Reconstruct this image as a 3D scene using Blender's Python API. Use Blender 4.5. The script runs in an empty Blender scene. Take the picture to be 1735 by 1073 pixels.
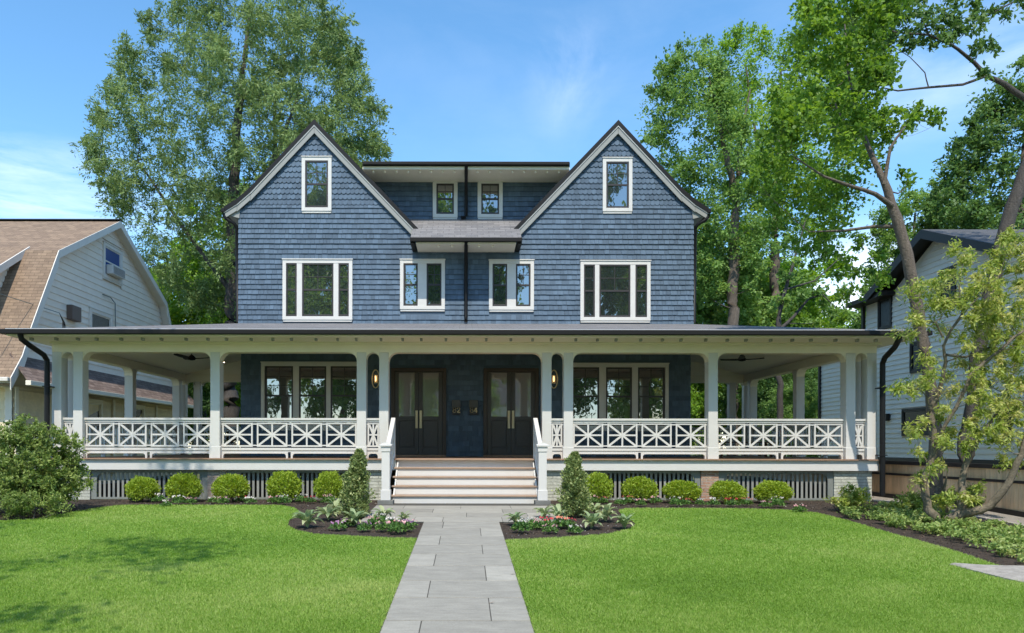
import bpy, bmesh, math, random
import numpy as np
from math import radians as R, sin, cos, pi, sqrt
from mathutils import Vector
random.seed(7); rng = np.random.default_rng(11)
S = bpy.context.scene; COL = S.collection

# ---------------------------------------------------------------- camera
CX, CY, F, CZ = 789.0, 757.0, 1230.0, 1.30          # photo geometry (1735 x 1073 px)
cd = bpy.data.cameras.new('camera'); cam = bpy.data.objects.new('camera', cd); COL.objects.link(cam)
cam.location = (0, 0, CZ); cam.rotation_euler = (R(90), R(-0.10), 0)
cd.sensor_width = 36; cd.lens = F/1735*36; cd.shift_x = (867.5-CX)/1735; cd.shift_y = (CY-536.5)/1735
cd.clip_end = 3000; S.camera = cam
# ---------------------------------------------------------------- sky, sun, exposure
SUN_EL = 56
w = bpy.data.worlds.new('World'); S.world = w; w.use_nodes = True
nt = w.node_tree; nt.nodes.clear(); N = nt.nodes.new; LK = nt.links.new
out = N('ShaderNodeOutputWorld'); bg = N('ShaderNodeBackground'); bg.inputs[1].default_value = 0.15
sky = N('ShaderNodeTexSky'); sky.sky_type = 'NISHITA'; sky.sun_disc = False
sky.sun_elevation = R(SUN_EL); sky.sun_rotation = R(180); sky.ozone_density = 3.0; sky.air_density = 1.0; sky.dust_density = 0.3
hs = N('ShaderNodeHueSaturation'); hs.inputs['Saturation'].default_value = 1.16; hs.inputs['Value'].default_value = 1.0; hs.inputs['Hue'].default_value = .492
LK(sky.outputs[0], hs.inputs['Color'])
tc = N('ShaderNodeTexCoord')
# soft clouds: patches of streaky noise around a few directions of the sky
def cloud_mask(d, rad, scale, stretch, lo, hi):
    dv = Vector(d).normalized()
    dist = N('ShaderNodeVectorMath'); dist.operation = 'SUBTRACT'; dist.inputs[1].default_value = dv
    LK(tc.outputs['Generated'], dist.inputs[0])
    mp = N('ShaderNodeMapping'); mp.inputs['Scale'].default_value = stretch; LK(dist.outputs[0], mp.inputs[0])
    ln = N('ShaderNodeVectorMath'); ln.operation = 'LENGTH'; LK(mp.outputs[0], ln.inputs[0])
    mr = N('ShaderNodeMapRange'); mr.inputs[1].default_value = rad; mr.inputs[2].default_value = 0; LK(ln.outputs['Value'], mr.inputs[0])
    mr.interpolation_type = 'SMOOTHSTEP'
    no = N('ShaderNodeTexNoise'); no.inputs['Scale'].default_value = scale; no.inputs['Detail'].default_value = 7; no.inputs['Roughness'].default_value = .6
    no.inputs['Distortion'].default_value = .4
    LK(mp.outputs[0], no.inputs['Vector'])
    m2 = N('ShaderNodeMapRange'); m2.inputs[1].default_value = lo; m2.inputs[2].default_value = hi; LK(no.outputs[0], m2.inputs[0])
    mu = N('ShaderNodeMath'); mu.operation = 'MULTIPLY'; LK(mr.outputs[0], mu.inputs[0]); LK(m2.outputs[0], mu.inputs[1])
    return mu
def sdir(px, py): return ((px-CX)/F, 1.0, (CY-py)/F)
prev = hs.outputs[0]
def add_cloud(args, amt):
    global prev
    mk = cloud_mask(*args); ma = N('ShaderNodeMath'); ma.operation = 'MULTIPLY'; ma.inputs[1].default_value = amt; LK(mk.outputs[0], ma.inputs[0])
    mx = N('ShaderNodeMix'); mx.data_type = 'RGBA'; LK(ma.outputs[0], mx.inputs[0]); LK(prev, mx.inputs[6]); mx.inputs[7].default_value = (6.3, 6.6, 7.0, 1)
    prev = mx.outputs[2]
add_cloud((sdir(60, 285), .30, 6, (1, 1, 6.5), .35, .8), .42)
add_cloud((sdir(70, 350), .30, 7, (1, 1, 9), .30, .75), .45)
add_cloud((sdir(965, 130), .11, 8, (1.5, 1, 1.2), .40, .95), .3)
add_cloud((sdir(1000, 100), .5, 4, (1, 1, 2.4), .42, 1.0), .12)
add_cloud((sdir(1460, 480), .16, 7, (1, 1, 1.7), .25, .6), .9)
add_cloud((sdir(1690, 80), .35, 5, (1, 1, 3.2), .35, .9), .4)
LK(prev, bg.inputs[0]); LK(bg.outputs[0], out.inputs[0])
sl = bpy.data.lights.new('sun', 'SUN'); sun = bpy.data.objects.new('sun', sl); COL.objects.link(sun)
sl.energy = 2.6; sl.angle = R(.5); sl.color = (1, .93, .80)
sun.rotation_euler = (R(90-SUN_EL), 0, R(-0.6)); sun.location = (0, -20, 30)
S.view_settings.view_transform = 'Standard'; S.view_settings.look = 'None'; S.view_settings.gamma = 1
S.view_settings.exposure = 0.93
try:
    S.cycles.max_bounces = 12; S.cycles.diffuse_bounces = 7; S.cycles.glossy_bounces = 3; S.cycles.transparent_max_bounces = 8
except Exception: pass

# ---------------------------------------------------------------- helpers
def W(px, py, Y): return ((px-CX)*Y/F, Y, CZ+(CY-py)*Y/F)
def gz(Y):
    if Y > 15.5: return 0.0
    return -.041*(15.5-max(Y, -3))
def G(px, py):
    k = (py-CY)/F; Y = CZ/k
    if Y < 15.5: Y = (CZ+.041*15.5)/(k+.041)
    return ((px-CX)*Y/F, Y)

MATS = {}
def mat(name, col, rough=.6, var=0., noise=None, bump=None, metal=0., spec=.4, brick=None, wave=None, emit=None, hue=0.):
    if name in MATS: return MATS[name]
    m = bpy.data.materials.new(name); m.use_nodes = True; MATS[name] = m
    t = m.node_tree; b = t.nodes['Principled BSDF']; n = t.nodes.new; L = t.links.new
    b.inputs['Roughness'].default_value = rough; b.inputs['Metallic'].default_value = metal
    b.inputs['Specular IOR Level'].default_value = spec
    geo = n('ShaderNodeNewGeometry'); pos = geo.outputs['Position']
    rgb = n('ShaderNodeRGB'); rgb.outputs[0].default_value = (*col, 1); c = rgb.outputs[0]
    hsv = None
    def mult(c, fac):      # colour * scalar socket
        v = n('ShaderNodeVectorMath'); v.operation = 'SCALE'; L(c, v.inputs[0]); L(fac, v.inputs[3]); return v.outputs[0]
    def rng_(sock, a, bb, lo=0., hi=1.):
        r = n('ShaderNodeMapRange'); r.inputs[1].default_value = lo; r.inputs[2].default_value = hi
        r.inputs[3].default_value = a; r.inputs[4].default_value = bb; L(sock, r.inputs[0]); return r.outputs[0]
    hgt = None
    if brick:   # (axes, width, row height, mortar, colour2, mortar colour, offset)
        ax, bw, bh, mo, c2, cm = brick
        sp = n('ShaderNodeSeparateXYZ'); L(pos, sp.inputs[0]); cb = n('ShaderNodeCombineXYZ')
        L(sp.outputs['xyz'.index(ax[0])], cb.inputs[0]); L(sp.outputs['xyz'.index(ax[1])], cb.inputs[1])
        br = n('ShaderNodeTexBrick'); L(cb.outputs[0], br.inputs['Vector']); br.inputs['Scale'].default_value = 1
        br.inputs['Brick Width'].default_value = bw; br.inputs['Row Height'].default_value = bh; br.inputs['Mortar Size'].default_value = mo
        br.inputs['Mortar Smooth'].default_value = .3
        L(c, br.inputs['Color1']); br.inputs['Color2'].default_value = (*c2, 1); br.inputs['Mortar'].default_value = (*cm, 1)
        c = br.outputs[0]; hgt = br.outputs['Fac']
    if var:
        at = n('ShaderNodeAttribute'); at.attribute_name = 'tint'; c = mult(c, rng_(at.outputs['Fac'], 1-var, 1+var))
        if hue:
            h = n('ShaderNodeHueSaturation'); L(c, h.inputs['Color']); L(rng_(at.outputs['Fac'], .5-hue, .5+hue), h.inputs['Hue']); c = h.outputs[0]
    for ns in ([noise] if noise and not isinstance(noise, list) else (noise or [])):
        sc, amt = ns[:2]; no = n('ShaderNodeTexNoise'); no.inputs['Detail'].default_value = 6; no.inputs['Roughness'].default_value = .65
        if len(ns) > 2:
            mp = n('ShaderNodeMapping'); mp.inputs['Scale'].default_value = ns[2]; L(pos, mp.inputs[0]); L(mp.outputs[0], no.inputs['Vector'])
        else: L(pos, no.inputs['Vector'])
        no.inputs['Scale'].default_value = sc; c = mult(c, rng_(no.outputs[0], 1-amt, 1+amt, .25, .75))
    L(c, b.inputs['Base Color'])
    if bump or brick or wave:
        bp = n('ShaderNodeBump'); bp.inputs['Distance'].default_value = .02
        if bump:
            no = n('ShaderNodeTexNoise'); no.inputs['Scale'].default_value = bump[0]; no.inputs['Detail'].default_value = 5; L(pos, no.inputs['Vector'])
            bp.inputs['Strength'].default_value = bump[1]; h = no.outputs[0]
            if hgt is not None:
                ad = n('ShaderNodeMath'); ad.operation = 'SUBTRACT'; L(h, ad.inputs[0]); L(hgt, ad.inputs[1]); h = ad.outputs[0]
            L(h, bp.inputs['Height'])
        elif wave:
            sp = n('ShaderNodeSeparateXYZ'); L(pos, sp.inputs[0])
            mm = n('ShaderNodeMath'); mm.operation = 'PINGPONG'; mm.inputs[1].default_value = wave[1]; L(sp.outputs['xyz'.index(wave[0])], mm.inputs[0])
            L(rng_(mm.outputs[0], 0, 1, 0, .012), bp.inputs['Height']); bp.inputs['Strength'].default_value = wave[2]
        elif hgt is not None:
            inv = n('ShaderNodeMath'); inv.operation = 'SUBTRACT'; inv.inputs[0].default_value = 1; L(hgt, inv.inputs[1]); L(inv.outputs[0], bp.inputs['Height']); bp.inputs['Strength'].default_value = .6
        L(bp.outputs[0], b.inputs['Normal'])
    if emit:
        b.inputs['Emission Color'].default_value = (*emit[0], 1); b.inputs['Emission Strength'].default_value = emit[1]
    return m

def leafmat(name, cols, trans=.35, rough=.5, spec=.3):
    m = bpy.data.materials.new(name); m.use_nodes = True; t = m.node_tree; b = t.nodes['Principled BSDF']; n = t.nodes.new; L = t.links.new
    at = n('ShaderNodeAttribute'); at.attribute_name = 'tint'
    cr = n('ShaderNodeValToRGB'); el = cr.color_ramp.elements
    while len(el) < len(cols): el.new(.5)
    for i, c in enumerate(cols): el[i].position = i/(len(cols)-1); el[i].color = (*c, 1)
    L(at.outputs['Fac'], cr.inputs[0]); L(cr.outputs[0], b.inputs['Base Color'])
    b.inputs['Roughness'].default_value = rough; b.inputs['Specular IOR Level'].default_value = spec
    tr = n('ShaderNodeBsdfTranslucent'); hs = n('ShaderNodeHueSaturation'); hs.inputs['Value'].default_value = 1.5; hs.inputs['Saturation'].default_value = 1.1; hs.inputs['Hue'].default_value = .485
    L(cr.outputs[0], hs.inputs['Color']); L(hs.outputs[0], tr.inputs[0])
    mx = n('ShaderNodeMixShader'); mx.inputs[0].default_value = trans; L(b.outputs[0], mx.inputs[1]); L(tr.outputs[0], mx.inputs[2])
    L(mx.outputs[0], t.nodes['Material Output'].inputs[0]); MATS[name] = m; return m

def glassmat(name, dark, gl):
    m = bpy.data.materials.new(name); m.use_nodes = True; t = m.node_tree; b = t.nodes['Principled BSDF']; n = t.nodes.new; L = t.links.new
    b.inputs['Base Color'].default_value = (*dark, 1); b.inputs['Roughness'].default_value = .35
    g = n('ShaderNodeBsdfGlossy'); g.inputs['Roughness'].default_value = .01
    fr = n('ShaderNodeFresnel'); fr.inputs[0].default_value = 1.5; ad = n('ShaderNodeMath'); ad.operation = 'ADD'; ad.inputs[1].default_value = gl; ad.use_clamp = True
    L(fr.outputs[0], ad.inputs[0]); mx = n('ShaderNodeMixShader'); L(ad.outputs[0], mx.inputs[0]); L(b.outputs[0], mx.inputs[1]); L(g.outputs[0], mx.inputs[2])
    bp = n('ShaderNodeBump'); bp.inputs['Strength'].default_value = .05; bp.inputs['Distance'].default_value = .02
    no = n('ShaderNodeTexNoise'); no.inputs['Scale'].default_value = 2.2; ge = n('ShaderNodeNewGeometry'); L(ge.outputs['Position'], no.inputs['Vector']); L(no.outputs[0], bp.inputs['Height'])
    L(bp.outputs[0], g.inputs['Normal'])
    L(mx.outputs[0], t.nodes['Material Output'].inputs[0]); MATS[name] = m; return m

def tag(o, label=None, cat=None, group=None, kind=None):
    if label: o['label'] = label
    if cat: o['category'] = cat
    if group: o['group'] = group
    if kind: o['kind'] = kind
    return o
ORG = {}
def empty(name, loc=(0, 0, 0), label=None, cat=None, group=None, rz=0):
    o = bpy.data.objects.new(name, None); COL.objects.link(o); o.location = loc; o.rotation_euler = (0, 0, rz); o.empty_display_size = .2
    ORG[o.name] = Vector(loc); tag(o, label, cat, group); return o

def link_mesh(name, me, m, parent=None, local=False, org=None):
    o = bpy.data.objects.new(name, me); COL.objects.link(o)
    off = Vector((0, 0, 0))
    if parent is not None:
        o.parent = parent
        if not local: off = ORG.get(parent.name, Vector((0, 0, 0)))
    elif org is not None:
        off = Vector(org); o.location = off
    if off.length > 0:
        a = np.empty(len(me.vertices)*3); me.vertices.foreach_get('co', a); a = a.reshape(-1, 3)-np.array(off); me.vertices.foreach_set('co', a.ravel())
    ORG[o.name] = off
    for x in (m if isinstance(m, (list, tuple)) else [m]): me.materials.append(x)
    return o

class MB:
    def __init__(s, T=None): s.v = []; s.f = []; s.t = []; s.mi = []; s.T = T; s.cur = 0
    def add(s, vs, fs, tint=None):
        o = len(s.v)
        s.v += [s.T(*p) for p in vs] if s.T else [tuple(p) for p in vs]
        tt = random.random() if tint is None else tint
        for f in fs: s.f.append([i+o for i in f]); s.t.append(tt); s.mi.append(s.cur)
    def box(s, a0, a1, b0, b1, c0, c1, tint=None):
        s.add([(a0, b0, c0), (a1, b0, c0), (a1, b1, c0), (a0, b1, c0), (a0, b0, c1), (a1, b0, c1), (a1, b1, c1), (a0, b1, c1)],
              [(0, 3, 2, 1), (4, 5, 6, 7), (0, 1, 5, 4), (1, 2, 6, 5), (2, 3, 7, 6), (3, 0, 4, 7)], tint)
    def quad(s, a, b, c, d, tint=None): s.add([a, b, c, d], [(0, 1, 2, 3)], tint)
    def hexa(s, p, tint=None):   # 8 corners: bottom 4 then top 4
        s.add(p, [(0, 3, 2, 1), (4, 5, 6, 7), (0, 1, 5, 4), (1, 2, 6, 5), (2, 3, 7, 6), (3, 0, 4, 7)], tint)
    def prism(s, pts, y0, y1, tint=None):  # polygon in first/third axes, extruded along the second
        n = len(pts); v = [(p[0], y0, p[1]) for p in pts]+[(p[0], y1, p[1]) for p in pts]
        s.add(v, [tuple(range(n)), tuple(range(2*n-1, n-1, -1))]+[(i, (i+1) % n, n+(i+1) % n, n+i) for i in range(n)], tint)
    def seg(s, p0, p1, t, y0, y1, tint=None):  # sloped slab piece, vertical thickness t below line p0-p1
        s.prism([p0, p1, (p1[0], p1[1]-t), (p0[0], p0[1]-t)], y0, y1, tint)
    def bar(s, p, q, wd, hd, up=(0, 0, 1), tint=None):   # rectangular bar from p to q
        p = Vector(p); q = Vector(q); d = (q-p).normalized(); u = Vector(up); a = d.cross(u)
        if a.length < 1e-4: a = Vector((1, 0, 0))
        a.normalize(); b = a.cross(d).normalized(); a *= wd/2; b *= hd/2
        s.add([p-a-b, p+a-b, p+a+b, p-a+b, q-a-b, q+a-b, q+a+b, q-a+b], [(0, 3, 2, 1), (4, 5, 6, 7), (0, 1, 5, 4), (1, 2, 6, 5), (2, 3, 7, 6), (3, 0, 4, 7)], tint)
    def tube(s, pts, rad, n=8, cap=True, tint=None):
        pts = [Vector(p) for p in pts]; rad = [rad]*len(pts) if not hasattr(rad, '__len__') else rad
        ref = Vector((0, 0, 1)); vs = []; fs = []
        for i, p in enumerate(pts):
            d = (pts[min(i+1, len(pts)-1)]-pts[max(i-1, 0)]).normalized()
            a = d.cross(ref)
            if a.length < .15: a = d.cross(Vector((0, 1, 0)))
            a.normalize(); b = d.cross(a)
            for k in range(n): vs.append(p+a*(rad[i]*cos(2*pi*k/n))+b*(rad[i]*sin(2*pi*k/n)))
        for i in range(len(pts)-1):
            for k in range(n): fs.append((i*n+k, i*n+(k+1) % n, (i+1)*n+(k+1) % n, (i+1)*n+k))
        if cap: fs += [tuple(range(n)), tuple(range(len(vs)-1, len(vs)-n-1, -1))]
        s.add(vs, fs, tint)
    def lathe(s, c, prof, n=16, tint=None):     # prof: (r, z) up from c
        vs = []; fs = []
        for r, z in prof:
            for k in range(n): vs.append((c[0]+r*cos(2*pi*k/n), c[1]+r*sin(2*pi*k/n), c[2]+z))
        for i in range(len(prof)-1):
            for k in range(n): fs.append((i*n+k, i*n+(k+1) % n, (i+1)*n+(k+1) % n, (i+1)*n+k))
        fs += [tuple(range(n-1, -1, -1)), tuple(range(len(vs)-n, len(vs)))]
        s.add(vs, fs, tint)
    def build(s, name, m, parent=None, bevel=0, smooth=False, local=False, org=None):
        me = bpy.data.meshes.new(name); me.from_pydata([tuple(p) for p in s.v], [], s.f)
        a = me.attributes.new('tint', 'FLOAT', 'FACE'); a.data.foreach_set('value', s.t)
        if any(s.mi): me.polygons.foreach_set('material_index', s.mi)
        if smooth: me.shade_smooth()
        o = link_mesh(name, me, m, parent, local, org)
        if bevel:
            b = o.modifiers.new('bevel', 'BEVEL'); b.width = bevel; b.segments = 2; b.limit_method = 'ANGLE'
        return o

def quads_mesh(name, V, Fq, tint, m, parent=None, local=False, smooth=False, org=None):
    k = Fq.shape[1]; me = bpy.data.meshes.new(name); me.vertices.add(len(V)); me.vertices.foreach_set('co', V.astype(np.float32).ravel())
    me.loops.add(Fq.size); me.loops.foreach_set('vertex_index', Fq.astype(np.int32).ravel())
    me.polygons.add(len(Fq)); me.polygons.foreach_set('loop_start', np.arange(0, Fq.size, k, dtype=np.int32))
    me.update(calc_edges=True)
    a = me.attributes.new('tint', 'FLOAT', 'FACE'); a.data.foreach_set('value', tint.astype(np.float32))
    if smooth: me.shade_smooth()
    return link_mesh(name, me, m, parent, local, org)

def norm(a): return a/np.maximum(np.linalg.norm(a, axis=1, keepdims=True), 1e-9)
def leaf_quads(P, D, Lh, Wd, up=0.6, fold=.25):
    """P centres, D axes -> rhombic folded leaves"""
    n = len(P); Lh = np.broadcast_to(Lh, (n,))[:, None]; Wd = np.broadcast_to(Wd, (n,))[:, None]
    D = norm(D); nr = norm(rng.normal(size=(n, 3))+np.array([0, -.25, up*2])); s = norm(np.cross(D, nr)); nr = np.cross(s, D)
    v0 = P-D*Lh*.5; v2 = P+D*Lh*.5; m = P+nr*Wd*fold-D*Lh*.05
    V = np.stack([v0, m+s*Wd*.5, v2, m-s*Wd*.5], 1).reshape(-1, 3)
    Fq = np.arange(4*n).reshape(n, 4); return V, Fq

def clip_rng(i0, i1, hs):
    """subtract intervals hs from (i0,i1)"""
    segs = [(i0, i1)]
    for h0, h1 in hs:
        ns = []
        for a, b in segs:
            if h1 <= a or h0 >= b: ns.append((a, b)); continue
            if h0 > a: ns.append((a, h0))
            if h1 < b: ns.append((h1, b))
        segs = ns
    return [q for q in segs if q[1]-q[0] > .012]

def shingles(mb, bounds, z0, z1, holes, e=.146, wmin=.09, wmax=.2, fish=False, d0=.006, d1=.036, zoff=0):
    """bounds(z)->(u0,u1); holes: (u0,u1,v0,v1).  d toward the viewer"""
    r = 0; z = z0
    while z < z1-.01:
        zt = min(z+e+.004, z1+.01); b0 = bounds(z+e*.25); b1 = bounds(zt-.01)
        if b0[1]-b0[0] > .06:
            hs = [(h[0], h[1]) for h in holes if z+e*.9 > h[2] and z+.01 < h[3]]
            x = b0[0] - (random.random()*.1 if not fish else ((r % 2)*.5+.001)*.125)
            while x < b0[1]:
                wd = .125 if fish else random.uniform(wmin, wmax)
                for (a, b) in clip_rng(max(x, b0[0]), min(x+wd-(.003 if fish else .006), b0[1]), hs):
                    ta, tb = max(a, b1[0]), min(b, b1[1])
                    if tb <= ta: tb = ta = (a+b)/2
                    j = random.uniform(-.004, .004) if not fish else 0; dd = d1+random.uniform(-.003, .003); tt = random.random()
                    if fish:
                        m = 7; pts = []; c0, c1 = x, x+wd-.003
                        for k in range(m+1):
                            u = k/m; xx = c0+(c1-c0)*u; zz = z-.005+.042*(2*abs(u-.5))**2.6
                            pts.append((min(max(xx, a), b), dd-.004*((zz-z)/.1), zz))
                        top = [(tb, d0, zt), (ta, d0, zt)]
                        n_ = len(pts); vs = pts+top+[(p[0], 0, p[2]) for p in pts]
                        mb.add(vs, [tuple(range(n_+2))]+[(k, k+n_+2, k+n_+3, k+1) for k in range(n_-1)], tt)
                    else:
                        vs = [(a, dd, z+j), (b, dd, z+j), (tb, d0, zt), (ta, d0, zt), (a, 0, z+j), (b, 0, z+j)]
                        mb.add(vs, [(0, 1, 2, 3), (0, 4, 5, 1), (0, 3, 4), (1, 5, 2)], tt)
                x += wd
        z += e; r += 1

def laps(mb, bounds, z0, z1, holes, e=.2, d1=.022):
    z = z0
    while z < z1-.01:
        zt = min(z+e+.003, z1+.003); b0 = bounds(z+.01); b1 = bounds(zt-.005)
        if b0[1]-b0[0] > .05:
            hs = [(h[0], h[1]) for h in holes if z+e*.9 > h[2] and z+.01 < h[3]]
            for a, b in clip_rng(b0[0], b0[1], hs):
                ta, tb = max(a, b1[0]), min(b, b1[1])
                if tb < ta: ta = tb = (ta+tb)/2
                mb.add([(a, d1, z), (b, d1, z), (tb, .003, zt), (ta, .003, zt), (a, 0, z), (b, 0, z)], [(0, 1, 2, 3), (0, 4, 5, 1), (0, 3, 4), (1, 5, 2)])
        z += e

# ---------------------------------------------------------------- materials
M_shing = mat('blue_shingle', (.096, .141, .198), .72, var=.17, noise=[(14, .14, (1, 1, .25)), (1.1, .16), (.4, .06)], spec=.25)
M_wallcore = mat('blue_wall', (.09, .13, .18), .8)
M_white = mat('white_paint', (.62, .605, .58), .5, noise=(3, .04), bump=(40, .03))
M_trim = mat('trim_paint', (.66, .64, .61), .5, noise=(5, .05))
M_cream = mat('cream_paint', (.84, .77, .64), .6, noise=(2.5, .05))
M_ceil = mat('cream_beadboard', (.90, .84, .74), .6, wave=('x', .09, .35))
M_rake = mat('pale_grey_paint', (.30, .305, .29), .5, noise=(4, .05))
M_bronze = mat('dark_bronze_frame', (.045, .04, .04), .4)
M_black = mat('black_metal', (.010, .010, .011), .5, spec=.25)
M_gut = mat('dark_gutter', (.014, .013, .013), .55, spec=.2)
M_glass = glassmat('window_glass', (.012, .016, .014), .30)
M_glassd = mat('dull_window_glass', (.016, .019, .018), .25, spec=.12)
M_glassdoor = glassmat('door_glass', (.27, .26, .25), .32)  # lightened grey base colour stands in for part of the pane's reflection
M_roof = mat('grey_asphalt_shingle', (.21, .20, .20), .9, noise=[(160, .35), (9, .2)], brick=('xy', .32, .14, .006, (.15, .145, .15), (.07, .07, .07)), bump=(120, .3))
M_roofz = mat('grey_asphalt_shingle_steep', (.23, .22, .22), .9, noise=[(160, .35), (9, .2)], brick=('xz', .32, .10, .006, (.165, .16, .165), (.08, .08, .08)), bump=(120, .3))
M_deck = mat('brown_deck_board', (.34, .21, .14), .6, var=.15, noise=(20, .2, (1, 6, 1)))
M_tread = mat('weathered_tread', (.36, .25, .18), .6, var=.1, noise=(16, .2, (.3, 2, 1)))
M_door = mat('charcoal_door', (.075, .068, .064), .42, noise=(30, .15), bump=(60, .05))
M_doorfr = mat('brown_door_frame', (.065, .050, .042), .45)
M_brass = mat('brass', (.78, .66, .42), .4, metal=.15)
M_slate = mat('slate_green_paint', (.20, .215, .20), .6, noise=(8, .1))
M_slat = mat('grey_slat_paint', (.27, .275, .255), .6, var=.12)
M_pierw = mat('painted_brick', (.52, .52, .45), .85, noise=[(7, .22), (40, .2)], brick=('xz', .42, .075, .008, (.42, .43, .37), (.27, .27, .23)), bump=(30, .5))
M_pierb = mat('red_brick', (.36, .20, .14), .85, noise=[(9, .3), (40, .2)], brick=('xz', .2, .067, .007, (.42, .30, .22), (.38, .35, .31)), bump=(40, .5))
M_pierf = mat('faded_brick', (.27, .22, .19), .85, noise=[(9, .3), (40, .2)], brick=('xz', .2, .067, .007, (.33, .28, .24), (.3, .28, .25)), bump=(40, .5))
M_stone = mat('concrete_foundation', (.17, .17, .16), .9, noise=(6, .2))
M_mulch = mat('mulch', (.050, .036, .027), .95, noise=[(45, .6), (8, .3)], bump=(55, 1.0))
M_soil = mat('soil', (.10, .12, .05), .95, noise=[(3, .4), (30, .4)], bump=(30, .6))
M_lawn = mat('lawn_turf', (.14, .26, .04), .9, noise=[(.7, .16), (60, .4)], bump=(80, .8))
M_flag = mat('bluestone_slab', (.295, .278, .24), .75, var=.24, hue=.0, noise=[(3.0, .16, (1, 2.5, 1)), (9, .12, (.5, 3, 1)), (60, .15)], bump=(22, .12))
M_joint = mat('path_joint', (.075, .07, .06), .95, noise=(30, .3))
M_rock = mat('granite_rock', (.33, .30, .265), .85, noise=[(8, .3), (50, .25)], bump=(14, .8))
M_gravel = mat('gravel', (.30, .27, .24), .95, noise=[(70, .6), (6, .2)], bump=(60, 1.))
M_bark = mat('grey_bark', (.13, .105, .085), .95, noise=[(7, .45, (3, 3, .5)), (40, .3)], bump=(26, 1.0))
M_barkd = mat('dark_bark', (.075, .066, .060), .95, noise=[(7, .45, (3, 3, .5)), (40, .3)], bump=(26, 1.0))
M_barkl = mat('mottled_bark', (.155, .13, .095), .9, noise=[(9, .5), (40, .3)], bump=(26, .8))
M_fence = mat('cedar_board', (.82, .57, .35), .75, var=.14, noise=[(10, .22, (3, 3, .3)), (50, .1)])
M_fencedark = mat('dark_rail', (.03, .022, .02), .6)
L_hem = leafmat('feathery_leaf', [(0.107, 0.171, 0.063), (0.197, 0.287, 0.097), (0.302, 0.404, 0.153)], .35)
L_bg = leafmat('bright_tree_leaf', [(0.094, 0.188, 0.027), (0.188, 0.338, 0.044), (0.325, 0.500, 0.075)], .42)
L_mid = leafmat('mid_tree_leaf', [(0.101, 0.189, 0.054), (0.182, 0.311, 0.074), (0.297, 0.446, 0.121)], .4)
L_dark = leafmat('dark_tree_leaf', [(0.056, 0.119, 0.035), (0.106, 0.200, 0.050), (0.175, 0.288, 0.075)], .35)
L_maple = leafmat('maple_leaf', [(0.088, 0.175, 0.031), (0.169, 0.300, 0.044), (0.288, 0.450, 0.075)], .42)
L_box = leafmat('boxwood_leaf', [(.15, .24, .03), (.29, .41, .045), (.46, .55, .09)], .35)
L_cone = leafmat('holly_leaf', [(0.112, 0.163, 0.056), (0.237, 0.312, 0.112), (0.525, 0.550, 0.250)], .25)
L_bush = leafmat('rhododendron_leaf', [(0.089, 0.137, 0.037), (0.200, 0.284, 0.068), (0.378, 0.452, 0.147)], .3)
L_yel = leafmat('yellow_green_leaf', [(.15, .23, .04), (.33, .41, .08), (.66, .62, .28)], .4)
L_cover = leafmat('ground_cover_leaf', [(0.099, 0.176, 0.044), (0.242, 0.352, 0.088), (0.506, 0.550, 0.220)], .3)
L_ear = leafmat('grey_green_leaf', [(.13, .21, .10), (.27, .36, .18), (.48, .50, .28)], .25)
L_fl = leafmat('bedding_leaf', [(0.039, 0.104, 0.026), (0.091, 0.195, 0.046), (0.182, 0.312, 0.078)], .3)
L_grass = leafmat('grass_blade', [(.13, .24, .034), (.235, .385, .058), (.42, .50, .16)], .4)
P_white = leafmat('white_petal', [(.75, .70, .66), (.85, .80, .76)], .2)
P_pink = leafmat('pink_petal', [(.75, .35, .38), (.85, .6, .6)], .2)
P_red = leafmat('red_petal', [(.65, .05, .10), (.8, .12, .12)], .2)
P_mauve = leafmat('mauve_petal', [(.45, .18, .42), (.7, .42, .62)], .2)
P_coral = leafmat('coral_petal', [(.8, .22, .12), (.85, .35, .25)], .2)
# ================================================================ GROUND
def sheet(name, poly, zoff, m, step=None, kind='structure'):
    """flat polygon laid on the terrain, split where the slope starts"""
    bm = bmesh.new(); vs = [bm.verts.new((x, y, 0)) for x, y in poly]; bm.faces.new(vs)
    for yy in (15.5, -3.0):
        bmesh.ops.bisect_plane(bm, geom=bm.verts[:]+bm.edges[:]+bm.faces[:], plane_co=(0, yy, 0), plane_no=(0, 1, 0))
    for v in bm.verts: v.co.z = gz(v.co.y)+zoff
    bmesh.ops.triangulate(bm, faces=bm.faces[:])
    bmesh.ops.recalc_face_normals(bm, faces=bm.faces[:])
    me = bpy.data.meshes.new(name); bm.to_mesh(me); bm.free()
    o = link_mesh(name, me, m); tag(o, kind=kind); return o
sheet('ground', [(-400, -300), (400, -300), (400, 600), (-400, 600)], 0, M_soil)

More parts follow.
